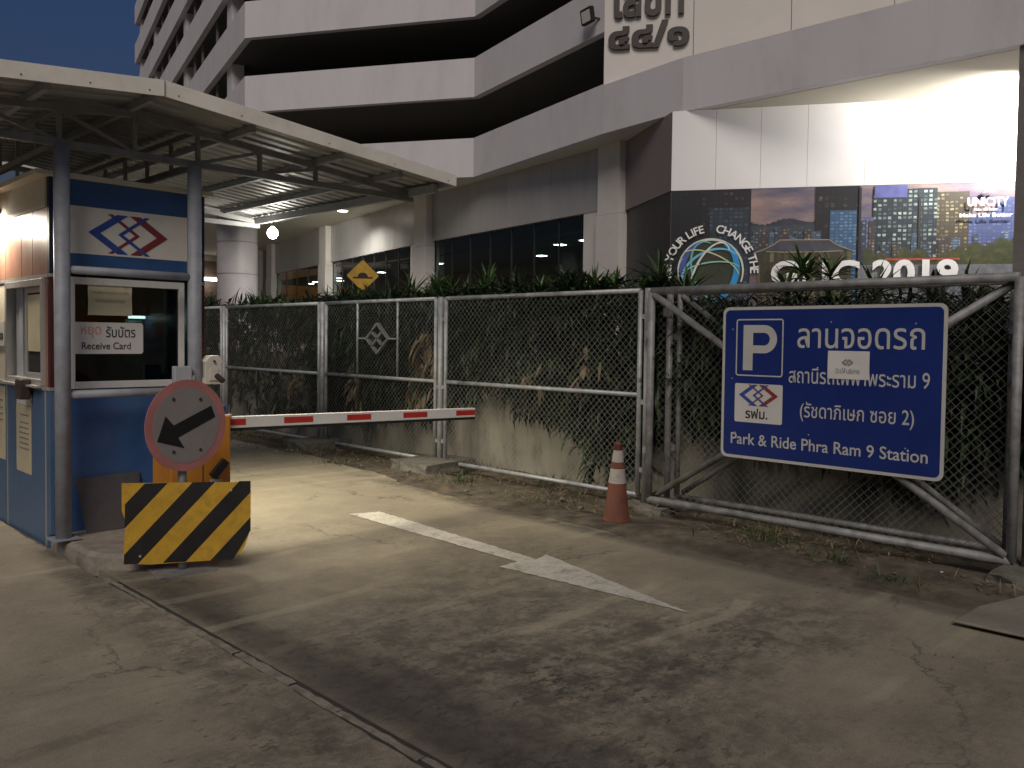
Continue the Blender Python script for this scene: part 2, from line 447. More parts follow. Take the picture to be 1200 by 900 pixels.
_text = {}
def text_geo(s, bold=0., extrude=0., spacing=1.):
    key = (s, bold, extrude, spacing)
    if key in _text: return _text[key]
    cu = bpy.data.curves.new("lettering", 'FONT')
    cu.body, cu.size, cu.offset, cu.extrude = s, 1, bold, extrude
    cu.space_character = spacing
    cu.resolution_u = 4
    o = bpy.data.objects.new("lettering", cu)
    COL.objects.link(o)
    dg = bpy.context.evaluated_depsgraph_get()
    me = bpy.data.meshes.new_from_object(o.evaluated_get(dg))
    bm = bmesh.new()
    bm.from_mesh(me)
    bmesh.ops.remove_doubles(bm, verts=bm.verts, dist=1e-5)
    bm.verts.ensure_lookup_table()
    isl = {}
    k = 0
    for v in bm.verts:
        if v.index in isl: continue
        st = [v]
        isl[v.index] = k
        while st:
            w = st.pop()
            for e in w.link_edges:
                x = e.other_vert(w)
                if x.index not in isl:
                    isl[x.index] = k
                    st.append(x)
        k += 1
    vs = [(v.co.x, v.co.y, v.co.z, isl[v.index]) for v in bm.verts]
    fs = [tuple(v.index for v in f.verts) for f in bm.faces]
    if not extrude:
        fs2, seen = [], set()
        for f in fs:
            kf = tuple(sorted(f))
            if kf not in seen:
                seen.add(kf)
                fs2.append(f)
        fs = fs2
        # outlines that cross make overlapping triangles: lift the upper ones off the lower ones
        def area(f):
            (ax, ay), (bx, by), (cx, cy) = [vs[i][:2] for i in f[:3]]
            return abs((bx-ax)*(cy-ay)-(cx-ax)*(by-ay))/2
        tri = sorted([f for f in fs if len(f) == 3], key=area, reverse=True)
        out, done = [f for f in fs if len(f) != 3], []
        def inside(p, t):
            sg = []
            for i in range(3):
                (ax, ay), (bx, by) = t[i], t[(i+1) % 3]
                sg.append((bx-ax)*(p[1]-ay)-(by-ay)*(p[0]-ax))
            return min(sg) > 1e-6 or max(sg) < -1e-6
        for f in tri:
            t = [vs[i][:2] for i in f]
            x_0, x_1 = min(q[0] for q in t), max(q[0] for q in t)
            probes = [tuple((t[0][k]*a+t[1][k]*b+t[2][k]*c) for k in (0, 1)) for a, b, c in ((.34, .33, .33), (.8, .1, .1), (.1, .8, .1), (.1, .1, .8))]
            hit = 0
            for (u0, u1, t2, lay) in done:
                if u1 < x_0 or u0 > x_1: continue
                if any(inside(q, t2) for q in probes): hit = max(hit, lay+1)
            if area(f) < 1e-7: continue
            done.append((x_0, x_1, t, hit))
            if hit:
                k0 = len(vs)
                vs += [(vs[i][0], vs[i][1], .0006*hit, vs[i][3]) for i in f]
                out.append((k0, k0+1, k0+2))
            else:
                out.append(f)
        fs = out
    bm.free()
    bpy.data.objects.remove(o)
    bpy.data.curves.remove(cu)
    bpy.data.meshes.remove(me)
    if not extrude and len(s) > 1 and s[0] in 'ลส':
        # the fallback face leaves a nick in the right stem of these letters: cover it
        g = text_geo(s[0], bold)
        k0 = len(vs)
        vs += [(g[3]-.078, 0, .0009, 0), (g[3], 0, .0009, 0), (g[3], .30, .0009, 0), (g[3]-.078, .30, .0009, 0)]
        fs.append((k0, k0+1, k0+2, k0+3))
    x0, x1 = min(v[0] for v in vs), max(v[0] for v in vs)
    y0, y1 = min(v[1] for v in vs), max(v[1] for v in vs)
    _text[key] = (vs, fs, x0, x1, y0, y1)
    return _text[key]
def text(name, s, o, ex, ey, w, h, m, parent=None, bold=0., extrude=0., off=.002, local=False, base0=False, spacing=1.):
    """lettering fitted to a box of width w, height h whose lower corner is o (base0: the text baseline sits on o and h is the full height above it)"""
    vs, fs, x0, x1, y0, y1 = text_geo(s, bold, extrude, spacing)
    o, ex, ey = Vector(o), Vector(ex), Vector(ey)
    n = ex.cross(ey)
    sx = w/(x1-x0)
    sy = h/((y1-y0) if not base0 else y1)
    yb = y0 if not base0 else 0
    mb = MB()
    mb.add([o+ex*((x-x0)*sx)+ey*((y-yb)*sy)+n*(off+z+(0 if extrude else .00012*(k % 5))) for x, y, z, k in vs], fs)
    return mb.build(name, m, parent, local=local)
def dup_to(o, loc, rz=0, sc=1):
    c = o.copy()
    COL.objects.link(c)
    c.location = loc
    c.rotation_euler = (0, 0, rz)
    c.scale = (sc, sc, sc)
    for ch in list(o.children):
        d = ch.copy()
        COL.objects.link(d)
        d.parent = c
        for g in list(ch.children):
            e = g.copy()
            COL.objects.link(e)
            e.parent = d
    return c
X_, Y_, Z_ = V(1, 0, 0), V(0, 1, 0), V(0, 0, 1)
def chevrons(parent, o, ex, ey, w, off=.002, grey=None):
    """the interlaced double-chevron mark"""
    o, ex, ey = Vector(o), Vector(ex), Vector(ey)
    big = [(0, 0), (.35, .25), (.49, .25), (.145, 0), (.49, -.25), (.35, -.25)]
    thin = [(.36, 0), (.70, .25), (.765, .25), (.425, 0), (.765, -.25), (.70, -.25)]
    for i, (p, mir, m) in enumerate(((thin, True, 'logored'), (big, False, 'logoblue'), (big, True, 'logored'), (thin, False, 'logoblue'))):
        q = [((1-x if mir else x)*w, y*w) for x, y in p]
        if mir: q = q[::-1]
        a, b = q[:4], [q[3], q[4], q[5], q[0]]
        n = ex.cross(ey)
        pts = [o+ex*x+ey*y+n*(off+.0007*i) for x, y in q]
        mb = MB()
        # two arms, as the outline is not convex
        if not mir: mb.add(pts, [(0, 3, 2, 1), (0, 5, 4, 3)])
        else: mb.add(pts, [(5, 2, 1, 0), (5, 4, 3, 2)])
        mb.build("logo_chevron", grey or m, parent)

# ================================================================== SETTING
def wobble_slab(name, x0, x1, y0, y1, z0, z1, m, wob=0., side='x1', step=.25, widen=None):
    """a concrete slab; one long edge may be ragged"""
    n = int((y1-y0)/step)
    mb = MB()
    L, R = [], []
    for i in range(n+1):
        y = y0+(y1-y0)*i/n
        a = wob*(.5*sin(y*1.7)+.35*sin(y*4.1+1)+random.uniform(-.4, .4))
        L.append((x0+(a if side == 'x0' else 0), y))
        R.append((x1+(a if side == 'x1' else 0)+(widen(y) if widen else 0), y))
    vs = [(x, y, z1) for x, y in L]+[(x, y, z1) for x, y in R]+[(x, y, z0) for x, y in L]+[(x, y, z0) for x, y in R]
    k = n+1
    fs = []
    for i in range(n):
        fs += [(i, k+i, k+i+1, i+1), (k+i, 3*k+i, 3*k+i+1, k+i+1), (i+1, 2*k+i+1, 2*k+i, i)]
    fs += [(0, 2*k, 3*k, k), (k-1, 2*k-1, 4*k-1, 3*k-1)]
    mb.add(vs, fs)
    return tag(mb.build(name, m), kind='structure')
# ground sheet to the horizon
me = MB().add([(-600, -600, -.12), (600, -600, -.12), (600, 600, -.12), (-600, 600, -.12)], [(0, 1, 2, 3)])
tag(me.build("ground", 'dirt'), kind='structure')
wobble_slab("driveway", 1.985, 5.24, -20, 70, -.2, 0, 'lane', .07, 'x1', .12, lambda y: .09+min(.62, max(0, (y-5.6)*.15)))
wobble_slab("approach_road", -40, 1.905, -20, 70, -.2, .006, 'lane2', .012, 'x1', .06)
tag(box("joint_bed", (1.88, -20, -.2), (2.0, 5.45, -.004), 'groove'), kind='structure')
jt = MB()
y = -3.0
joint = tag(empty("joint_filler", (1.945, 2.5, 0)), kind='structure')
while y < 5.3:
    L = random.uniform(.25, .9)
    if random.random() < .74 or y > .3:
        w = random.uniform(.017, .027)
        xs = 1.945+random.uniform(-.008, .008)
        n = max(3, int(L/.05))
        mb = MB()
        a = [(xs-w+random.uniform(-.006, .004), y+L*i/n) for i in range(n+1)]
        b = [(xs+w+random.uniform(-.004, .006), y+L*i/n) for i in range(n+1)]
        hh = [-.001+random.uniform(0, .005) for _ in range(n+1)]
        vs = []
        for (ax, ay), (bx, by), h in zip(a, b, hh):
            vs += [(ax, ay, -.02), (ax+.006, ay, h), (bx-.006, by, h*.8), (bx, by, -.02)]
        fs = [(4*i+j, 4*i+j+1, 4*i+j+5, 4*i+j+4) for i in range(n) for j in range(3)]
        mb.add(vs, [f[::-1] for f in fs]).build("mortar_strip", 'mortar', joint)
    y += L+random.uniform(.0, .014)
# dirt verge under the fence, heaped and uneven
mb = MB()
nx, ny = 26, 260
for i in range(ny+1):
    for j in range(nx+1):
        x = 5.05+2.25*j/nx
        y = -8+32*i/ny
        e = min(1, max(0, (x-5.2-min(.62, max(0, (y-5.6)*.15)))/.4))
        z = -.03+e*(.036+.012*sin(x*5+y*1.3)+.010*sin(y*3.7+x*2)+random.uniform(-.007, .007)+.008*max(0, sin(y*.9)))
        if x > 6.1: z -= .05*math.exp(-((x-6.45)/.2)**2)
        mb.v.append((x, y, z))
for i in range(ny):
    for j in range(nx):
        k = i*(nx+1)+j
        mb.f.append((k, k+1, k+nx+2, k+nx+1))
tag(mb.build("verge", 'dirt', smooth=True), kind='structure')
# podium the building stands on, behind the retaining wall
tag(box("raised_forecourt", (8.6, -30, -.1), (90, 110, 1.22), 'podium'), kind='structure')
tag(box("planting_bed", (7.2, -12, -.1), (8.597, 40, 1.25), 'soil'), kind='structure')
# painted arrow
def ragged(pts, step=.035, j=.007):
    r = random.Random(4)
    out = []
    for i, p in enumerate(pts):
        q = pts[(i+1) % len(pts)]
        n = max(1, int(math.dist(p, q)/step))
        for k in range(n):
            f = k/n
            w = j*(1 if k else .3)
            out.append((p[0]+(q[0]-p[0])*f+r.gauss(0, w*.6), p[1]+(q[1]-p[1])*f+r.gauss(0, w*.6)))
    return out
arrow_outline = ragged([(4.19, 6.17), (4.15, 4.06), (3.97, 4.06), (4.09, 2.62), (4.45, 4.06), (4.30, 4.02), (4.455, 6.09)])
bm_ = bmesh.new()
fv = [bm_.verts.new((x, y, .0045)) for x, y in arrow_outline]
f_ = bm_.faces.new(fv)
bmesh.ops.triangulate(bm_, faces=[f_])
ar_me = bpy.data.meshes.new("painted_arrow")
bm_.to_mesh(ar_me)
bm_.free()
def paint_mat():
    m, nt, b = new_mat("worn_road_paint")
    v = tex_obj(nt)
    n = noise_node(nt, 7, 9, .72, v)
    f = noise_node(nt, 38, 4, .7, v)
    s = math_n(nt, 'ADD', math_n(nt, 'MULTIPLY', n.outputs[0], .6), math_n(nt, 'MULTIPLY', f.outputs[0], .4))
    c = ramp(nt, s, [(.37, (.22, .195, .16)), (.44, (.46, .43, .36)), (.54, (.58, .55, .48)), (.66, (.64, .61, .54))]).outputs[0]
    nt.links.new(c, b.inputs["Base Color"])
    b.inputs["Roughness"].default_value = .75
    bump(nt, b, f.outputs[0], .3, .006)
    return m
tag(link("painted_arrow", ar_me, paint_mat()), "long white painted arrow worn into the concrete lane", "road marking")

# ---------------------------------------------------------------- retaining wall behind the fence
rw = empty("retaining_wall", (7.1, 5, 0))
mb = MB()
ny, nz = 120, 8
for i in range(ny+1):
    for j in range(nz+1):
        y = -10+46*i/ny
        z = -.15+1.4*j/nz
        mb.v.append((7.0+.012*sin(y*2.1+z*3)+random.uniform(-.004, .004), y, z))
for i in range(ny):
    for j in range(nz):
        k = i*(nz+1)+j
        mb.f.append((k, k+1, k+nz+2, k+nz+1))
mb.box((7.03, -10, -.15), (7.2, 36, 1.247))
mb.build("wall_face", 'wall', rw, smooth=True)
box("coping", (6.985, -10, 1.25), (7.22, 36, 1.31), 'kerb', rw)
tag(rw, "low stained render wall behind the chain link fence", "wall")

# ================================================================== BUILDING
B = empty("office_building", (20, 20, 1.22))
D1, A0, K, b_, c_, d_, e_, g_ = V(24.23, 63.2, 0), V(15.6, 30.04, 0), V(20.12, 22.09, 0), V(18.32, 14.82, 0), V(17.89, 11.95, 0), V(18.08, 6.96, 0), V(18.21, 4.59, 0), V(18.6, -4, 0)
Z0, STEP, PH = 7.27, 2.79, 1.36
def inward(p, q):
    d = (q-p).normalized()
    return V(-d.y, d.x, 0)      # points away from the street for this winding
def face_box(mb, p, q, z0, z1, t, out=0.):
    """vertical slab on the plan line p-q, its front out metres proud, t thick"""
    n = inward(p, q)
    a, b = p-n*out, q-n*out
    c, d = b+n*t, a+n*t
    mb.add([(a.x, a.y, z0), (b.x, b.y, z0), (c.x, c.y, z0), (d.x, d.y, z0), (a.x, a.y, z1), (b.x, b.y, z1), (c.x, c.y, z1), (d.x, d.y, z1)],
           [(0, 3, 2, 1), (4, 5, 6, 7), (0, 1, 5, 4), (1, 2, 6, 5), (2, 3, 7, 6), (3, 0, 4, 7)])
    return mb
def segs_band(mb, pts, z0, z1, t):
    """mitred band along a plan polyline"""
    ns = []
    for i, p in enumerate(pts):
        if i == 0: n = inward(pts[0], pts[1])
        elif i == len(pts)-1: n = inward(pts[-2], pts[-1])
        else:
            n1, n2 = inward(pts[i-1], p), inward(p, pts[i+1])
            n = (n1+n2).normalized()
            n = n/max(.3, n.dot(n1))
        ns.append(n)
    k = len(pts)
    vs = []
    for p, n in zip(pts, ns):
        q = p+n*t
        vs += [(p.x, p.y, z0), (p.x, p.y, z1), (q.x, q.y, z1), (q.x, q.y, z0)]
    fs = []
    for i in range(k-1):
        fs += [(4*i+j, 4*(i+1)+j, 4*(i+1)+(j+1) % 4, 4*i+(j+1) % 4) for j in range(4)]
    fs += [(0, 1, 2, 3), (4*k-1, 4*k-2, 4*k-3, 4*k-4)]
    mb.add(vs, fs)
    return mb
LV = 9
for k in range(LV):
    z = Z0+STEP*k
    segs = [(D1, A0), (A0, K), (K, b_)]
    pts = [D1, A0, K, b_]
    for i in range(3):
        # each stretch of parapet keeps the mitre of the whole run
        mb = MB()
        p, q = pts[i], pts[i+1]
        n = inward(p, q)
        def mit(j):
            if j == 0 or j == 3: return (inward(pts[0], pts[1]) if j == 0 else inward(pts[2], pts[3]))*.25
            n1, n2 = inward(pts[j-1], pts[j]), inward(pts[j], pts[j+1])
            m_ = (n1+n2).normalized()
            return m_*(.25/m_.dot(n1))
        a, b2 = p+mit(i), q+mit(i+1)
        vs = [(p.x, p.y, z), (q.x, q.y, z), (b2.x, b2.y, z), (a.x, a.y, z), (p.x, p.y, z+PH), (q.x, q.y, z+PH), (b2.x, b2.y, z+PH), (a.x, a.y, z+PH)]
        mb.add(vs, [(0, 3, 2, 1), (4, 5, 6, 7), (0, 1, 5, 4), (1, 2, 6, 5), (2, 3, 7, 6), (3, 0, 4, 7)])
        mb.build("parapet", 'bwhite', B)
    poly = [D1+V(.3, 0, 0), A0+V(.22, .18, 0), K+V(.2, .12, 0), b_+V(.3, .05, 0), b_+V(14, -1, 0), D1+V(14, 0, 0)]
    if k == 0:
        poly = [D1+V(.3, 0, 0), A0+V(.22, .18, 0), K+V(.2, .12, 0), b_+V(.3, .05, 0), c_+V(.3, 0, 0), d_+V(.3, 0, 0), e_+V(.3, 0, 0), g_+V(.3, 0, 0), g_+V(16, 0, 0), D1+V(14, 0, 0)]
    mb = MB().prism([(p.x, p.y) for p in poly], (0, 0, z+(.004 if k == 0 else .05)), X_, Y_, .28)
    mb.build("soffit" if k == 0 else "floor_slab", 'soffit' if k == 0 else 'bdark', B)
# inner walls that close the parking decks
mb = MB()
for p, q in ((D1+V(7, 0, 0), A0+V(8, 5, 0)), (A0+V(8, 5, 0), b_+V(8, 4, 0))):
    face_box(mb, p, q, Z0+.3, Z0+STEP*LV, .2)
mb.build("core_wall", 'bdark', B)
# pillars on the long flank, between the parapets
dv = (D1-A0)
nD = inward(D1, A0)
for t in (.115, .43, .76, .97):
    p = A0+dv*t
    e = dv.normalized()*.45
    mb = MB()
    face_box(mb, p+e, p-e, Z0, Z0+STEP*LV-.3, .5, -.262)
    mb.build("flank_pillar", 'bwhite', B)
for t in (.2, .3, .36, .52, .6, .68, .85):
    p = A0+dv*t
    mb = MB()
    e = dv.normalized()*.06
    face_box(mb, p+e, p-e, Z0, Z0+STEP*LV-.3, .1, -.30)
    mb.build("flank_mullion", 'shadowcol', B)
# sign wall and its fascia to the right of the deck openings
run = [b_, c_, d_, e_, g_]
for i in range(4):
    mb = MB()
    segs_band(mb, [run[i], run[i+1]], Z0, 8.60, .25)
    mb.build("fascia_band", 'bwhite', B)
# flat sign wall standing behind the fascia band, with open panel joints
uS = V(5.18, -8.48, 0).normalized()
jj = [0, 2.40, 4.9, 7.4, 9.9, 12.5]
for i in range(5):
    mb = MB()
    face_box(mb, b_+uS*(jj[i]+(.008 if i else 0)), b_+uS*(jj[i+1]-.008), 7.56, 19, .3)
    mb.build("sign_wall", 'bsign', B)
# ground floor: line of pillars, cladding and glazing
P1, P2, P3 = V(19.50, 15.26, 0), V(21.50, 26.38, 0), V(24.22, 37.78, 0)
uP = (P2-P1).normalized()
P0, P4 = V(19.57, 14.76, 0), V(24.22, 37.78, 0)+V(sin(radians(13.4)), cos(radians(13.4)), 0)*12
BASE = 1.22
def pillar(c, p, q, w, zt):
    d = (q-p).normalized()
    mb = MB()
    face_box(mb, c+d*w/2, c-d*w/2, BASE, 5.22, .62, .30)
    mb.build("pillar_casing", 'bpillar', B)
    mb = MB()
    face_box(mb, c+d*w*.47, c-d*w*.47, 5.235, zt, .55, .27)
    mb.build("pillar", 'bpillar', B)
pillar(P1+V(.1, .1, 0), P1, P2, 1.0, Z0)
pillar(P2, P1, P2, 1.05, Z0)
pillar(P3, P2, P3, 1.1, Z0)
pillar(P4-V(.4, 1.9, 0), P3, P4, 1.2, Z0)
def bay(p, q, zl, n_mull, glass_mat='bglass'):
    d = (q-p).normalized()
    L = (q-p).length
    a, b = p+d*.55, q-d*.55
    n = inward(b, a)
    N = max(1, int(round((b-a).length/2.4)))
    for i in range(N):          # cladding panels, joints left open
        s, e = a+(b-a)*(i/N), a+(b-a)*((i+1)/N)
        mb = MB()
        face_box(mb, e-d*.008, s+d*.008, zl, Z0, .2, 0)
        mb.build("cladding_panel", 'bgrey', B)
    mb = MB()
    face_box(mb, a+(b-a)*.09, a, BASE, zl-.003, .3, -.02)
    mb.build("jamb_panel", 'bpillar', B)
    g0 = a+(b-a)*.09
    for i in range(n_mull):
        s, e = g0+(b-g0)*(i/n_mull), g0+(b-g0)*((i+1)/n_mull)
        mb = MB()
        face_box(mb, e-d*.03, s+d*.03, BASE+.05, zl-.05, .03, -.12)
        mb.build("window_pane", 'bglass', B)
        mb = MB()
        face_box(mb, e+d*.022, e-d*.022, BASE, zl-.003, .06, -.10)
        mb.build("mullion", 'mullion', B)
    mb = MB()
    face_box(mb, b, g0, 3.42, 3.47, .06, -.09)
    mb.build("transom", 'mullion', B)
bay(P1+uP*.0, P2, 5.42, 7)
bay(P2, P3, 5.42, 7)
bay(P3, P4, 5.42, 5)
mb = MB()
dL = (P4-P1).normalized()
nL = V(dL.y, -dL.x, 0)
face_box(mb, P4+nL*5.5, P1+nL*5.5+dL*.5, BASE, 5.0, .2)
mb.build("lobby_back_wall", 'hall', B)
mb = MB()
mb.prism([((P1+nL*.3).x, (P1+nL*.3).y), ((P1+nL*5.4).x, (P1+nL*5.4).y), ((P4+nL*5.4).x, (P4+nL*5.4).y), ((P4+nL*.3).x, (P4+nL*.3).y)], (0, 0, 4.92), X_, Y_, .1)
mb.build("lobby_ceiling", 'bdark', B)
for u, w_ in ((3.6, 1.4), (5.2, 1.5), (8.8, 3.2), (14.6, 1.6), (16.4, 1.8), (18.6, 2.6), (21.0, 1.7), (26.5, 1.5), (28.6, 2.4), (30.5, 1.6), (32.5, 2.0)):
    c0_ = P1+dL*u+nL*w_
    MB().prism(rrect(.34, .34, .05), (c0_.x, c0_.y, 4.912), X_, -Y_, .006).build("lobby_lamp_lens", 'lobbylamp', B)
for u in (2.2, 6.8, 12.6, 20.0, 25.0):
    c0_ = P1+dL*u+nL*3.4
    MB().tube((c0_.x, c0_.y, BASE), (c0_.x, c0_.y, 4.915), .38, 20).build("lobby_column", 'column', B, smooth=True)
# white clad corner with the mural
PC, QC = V(17.72, 12.13, 0), V(22.9, 3.65, 0)
uM = (QC-PC).normalized()
LM = (QC-PC).length
joints = [0, 1.07, 2.13, 3.21, 4.5, 5.7, 6.9, 8.2, LM]
for i in range(len(joints)-1):
    mb = MB()
    face_box(mb, PC+uM*(joints[i]+.003), PC+uM*(joints[i+1]-.003), 5.31, Z0, .12, 0)
    mb.build("white_cladding_panel", 'bclad', B)
mb = MB()
face_box(mb, P0+V(.05, .35, 0), PC, 5.31, Z0, .12, 0)
mb.build("taupe_return_panel", 'bbrown', B)
mb = MB()
face_box(mb, PC, QC, BASE, 5.307, .12, -.02)
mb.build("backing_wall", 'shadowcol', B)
mb = MB()
face_box(mb, P0+V(.1, .35, 0), PC, BASE, 5.307, .12, -.02)
mb.build("dark_return_panel", pm("dark_printed_panel", (.020, .020, .024), .4, var=.3, scale=3, bmp=0), B)
mb = MB().box((18.3, 4.02, BASE), (18.9, 4.66, Z0-.002))
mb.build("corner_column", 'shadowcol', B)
# round tiled column
rc = V(19.25, 37.8, 0)
zz = [BASE, 3.0, 4.5, 6.0, Z0]
for i in range(4):
    MB().lathe([(.93, zz[i]+.018), (.93, zz[i+1]-.018)], rc, 48).build("column_drum", 'column', B, smooth=True)
MB().lathe([(.905, BASE), (.905, Z0)], rc, 48).build("column_core", 'shadowcol', B, smooth=True)
# far hall wall behind the round column
box("hall_wall", (12, 57.8, BASE), (30, 58.1, 6.9), 'hall', B)
box("return_wall", (25.3, 51.5, BASE), (28.7, 51.8, Z0), 'bpillar', B)
box("return_pilaster", (26.3, 51.2, BASE), (26.9, 51.498, Z0), 'bpillar', B)
box("hall_upper_wall", (12, 57.6, 6.903), (30, 58.1, Z0), 'soffit', B)
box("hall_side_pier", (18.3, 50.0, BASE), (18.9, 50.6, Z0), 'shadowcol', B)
tag(B, "grey white office block with open parking decks and ribbon parapets", "building")
# lit fittings under the soffit
def downlight(x, y, power, label, size=.21, z=Z0, vis='bulb_soft', spot=150, energy_col=(1, .96, .86)):
    t = empty("downlight", (x, y, z-.13))
    MB().lathe([(size*1.15, .004), (size*1.2, .13), (size*.2, .131)], (x, y, z-.13), 20).build("lamp_housing", 'plastic', t, smooth=True)
    MB().prism(circle(size, 20), (x, y, z-.135), X_, -Y_, .008).build("lamp_lens", vis, t)
    l = bpy.data.lights.new("downlight_beam", 'SPOT')
    l.energy, l.color, l.spot_size, l.spot_blend, l.shadow_soft_size = power, energy_col, radians(spot), .9, .15
    o = bpy.data.objects.new("downlight_beam", l)
    COL.objects.link(o)
    o.parent = t
    o.location = (0, 0, -.02)
    tag(t, label, "ceiling light", "downlights under the soffit")
    return t
downlight(21.1, 31.7, 1700, "round lit downlight in the soffit nearest the canopy edge")
t = downlight(18.1, 30.3, 3200, "assumed round lit downlight hidden behind the canopy eave, aimed at the white pillar", spot=80)  # assumed lamp, out of sight, put in to light the white pillar
[c for c in t.children if c.type == 'LIGHT'][0].rotation_euler = V(5.6, 7.0, -4.2).to_track_quat('-Z', 'Y').to_euler()
# tube lamp in the far hall
t = empty("tube_lamp", (27, 56.9, 5.6))
box("lamp_housing", (26.2, 56.9, 5.63), (27.5, 57.05, 5.73), 'plastic', t)
box("lamp_tube", (26.25, 56.86, 5.45), (27.45, 57.02, 5.625), 'bulb_soft', t)
box("drop_panel", (27.6, 56.6, 4.6), (28.1, 56.7, 6.9), 'plastic', t)
tag(t, "bright tube lamp on the brown wall behind the round column", "lamp")

# address numerals on the sign wall
nA = inward(b_, b_+uS)
def wallpt(u, z): return b_+uS*u+V(0, 0, z)
ad = empty("address_lettering", wallpt(1.2, 9.6))
text("word_lettering", "เลขที่", wallpt(.26, 10.40), uS, Z_, 1.88, 1.12, 'letter', ad, bold=.03, extrude=.055, off=.06, base0=True)
text("numeral_lettering", "๔๔/๑", wallpt(.12, 9.50), uS, Z_, 2.18, .72, 'letter', ad, bold=.035, extrude=.055, off=.06)
tag(ad, "dark raised Thai address letters and numerals on the white upper wall", "lettering")
# small facade floodlight
fl = empty("facade_floodlight", (18.2, 15.2, 10.4))
nK = inward(K, b_)
uK = (b_-K).normalized()
fp = b_-uK*.45-nK*.22+V(0, 0, 10.36)
q = MB().prism(rrect(.50, .42, .03), fp-uK*.25, uK, (Z_*.985-nK*.17).normalized(), .12, -.06)
q.build("lamp_body", 'rubber', fl, bevel=.01)
MB().prism(rrect(.38, .30, .02), fp-uK*.19+Z_*.05, uK, (Z_*.985-nK*.17).normalized(), .01, .062).build("lamp_lens", 'signwhite', fl)
MB().bar(fp+Z_*.2, fp+nK*.26+Z_*.1+uK*.25, .05, .05).build("bracket", 'rubber', fl)
tag(fl, "small unlit floodlight bracketed to the parapet by the address letters", "floodlight")

# ---------------------------------------------------------------- mural on the corner wall
rzM = atan2(uM.y, uM.x)
MU = empty("advertising_mural", (PC.x, PC.y, 0), rzM)
# local frame: x along the wall, -y towards the street, z up
def flat(name, pts, m, layer):
    mb = MB().add([(x, -.004-.004*layer, z) for x, z in pts], [tuple(range(len(pts)))])
    return mb.build(name, m, MU, local=True)
def R4(x0, x1, z0, z1): return [(x0, z0), (x1, z0), (x1, z1), (x0, z1)]
def print_mat(name, a, b, scale=3):
    return pm(name, a, .5, var=.25, scale=scale, dirt=.5, dirtcol=b, dscale=scale*.8, bmp=0)
def window_mat(name, wall, lit, sx, sz, thr):
    m, nt, b = new_mat(name)
    v = tex_obj(nt)
    sep = nt.nodes.new("ShaderNodeSeparateXYZ")
    nt.links.new(v, sep.inputs[0])
    com = nt.nodes.new("ShaderNodeCombineXYZ")
    # soft halftone wobble, as in an enlarged print
    wb = noise_node(nt, 9, 4, .7, v)
    ws_ = nt.nodes.new("ShaderNodeSeparateColor")
    nt.links.new(wb.outputs["Color"], ws_.inputs[0])
    nt.links.new(math_n(nt, 'ADD', sep.outputs[0], math_n(nt, 'MULTIPLY', ws_.outputs[0], .07)), com.inputs[0])
    nt.links.new(math_n(nt, 'ADD', sep.outputs[2], math_n(nt, 'MULTIPLY', ws_.outputs[1], .05)), com.inputs[1])
    br = nt.nodes.new("ShaderNodeTexBrick")
    br.offset = 0
    br.inputs["Scale"].default_value = 1
    br.inputs["Brick Width"].default_value = sx
    br.inputs["Row Height"].default_value = sz
    br.inputs["Mortar Size"].default_value = min(sx, sz)*.22
    br.inputs["Color1"].default_value = (0, 0, 0, 1)
    br.inputs["Color2"].default_value = (1, 1, 1, 1)
    br.inputs["Mortar"].default_value = (0, 0, 0, 1)
    nt.links.new(com.outputs[0], br.inputs["Vector"])
    # whole floors and runs of rooms are lit together; every window has its own tone
    n = noise_node(nt, 1.0, 3, .7, tex_obj(nt, (1.3/(sx*9), 1, .55/sz)))
    n2 = noise_node(nt, 1.0, 2, .5, tex_obj(nt, (.4/sx, 1, .9/sz)))
    s = math_n(nt, 'MULTIPLY', math_n(nt, 'ADD', math_n(nt, 'MULTIPLY', br.outputs[0], .55), .35), math_n(nt, 'ADD', math_n(nt, 'MULTIPLY', n.outputs[0], 1.3), math_n(nt, 'MULTIPLY', n2.outputs[0], .3)))
    c = ramp(nt, s, [(thr, wall), (min(1, thr+.16), tuple(.55*x+.45*y for x, y in zip(wall, lit))), (min(1, thr+.42), lit)]).outputs[0]
    g = noise_node(nt, 1.7, 6, .7, v)
    c = mixc(nt, .7, c, ramp(nt, g.outputs[0], [(.3, .45), (.7, 1.3)]).outputs[0], 'MULTIPLY')
    c = mixc(nt, math_n(nt, 'SUBTRACT', 1, br.outputs["Fac"]), tuple(x*.8 for x in wall), c)
    nt.links.new(c, b.inputs["Base Color"])
    b.inputs["Roughness"].default_value = .45
    return m
def sky_print():
    m, nt, b = new_mat("printed_sunset_sky")
    v = tex_obj(nt, (.5, 1, 1.6))
    n = noise_node(nt, 1.6, 6, .6, v)
    c = ramp(nt, n.outputs[0], [(.34, (.08, .075, .13)), (.5, (.17, .13, .15)), (.66, (.30, .21, .18))]).outputs[0]
    nt.links.new(c, b.inputs["Base Color"])
    b.inputs["Roughness"].default_value = .5
    return m
ZB = 2.3
flat("printed_sky", R4(.02, LM-.02, ZB, 5.30), sky_print(), 1)
flat("printed_hills", [(1.9, 4.0), (5.0, 4.0)]+[(5.0-3.1*i/60, 4.46+.05*sin(i*.32)+.07*math.exp(-((i-38)/7)**2)+.022*abs(sin(i*1.9))+.012*sin(i*2.7)) for i in range(61)], print_mat("printed_hill_ink", (.025, .028, .045), (.05, .05, .07)), 2)
flat("printed_town", R4(1.9, 4.9, 3.4, 4.40), window_mat("printed_town_ink", (.05, .06, .075), (.20, .25, .28), .14, .10, .45), 3)
flat("printed_tower", R4(.02, .75, ZB, 5.30), window_mat("printed_dark_tower_ink", (.012, .013, .016), (.05, .045, .05), .12, .14, .62), 4)
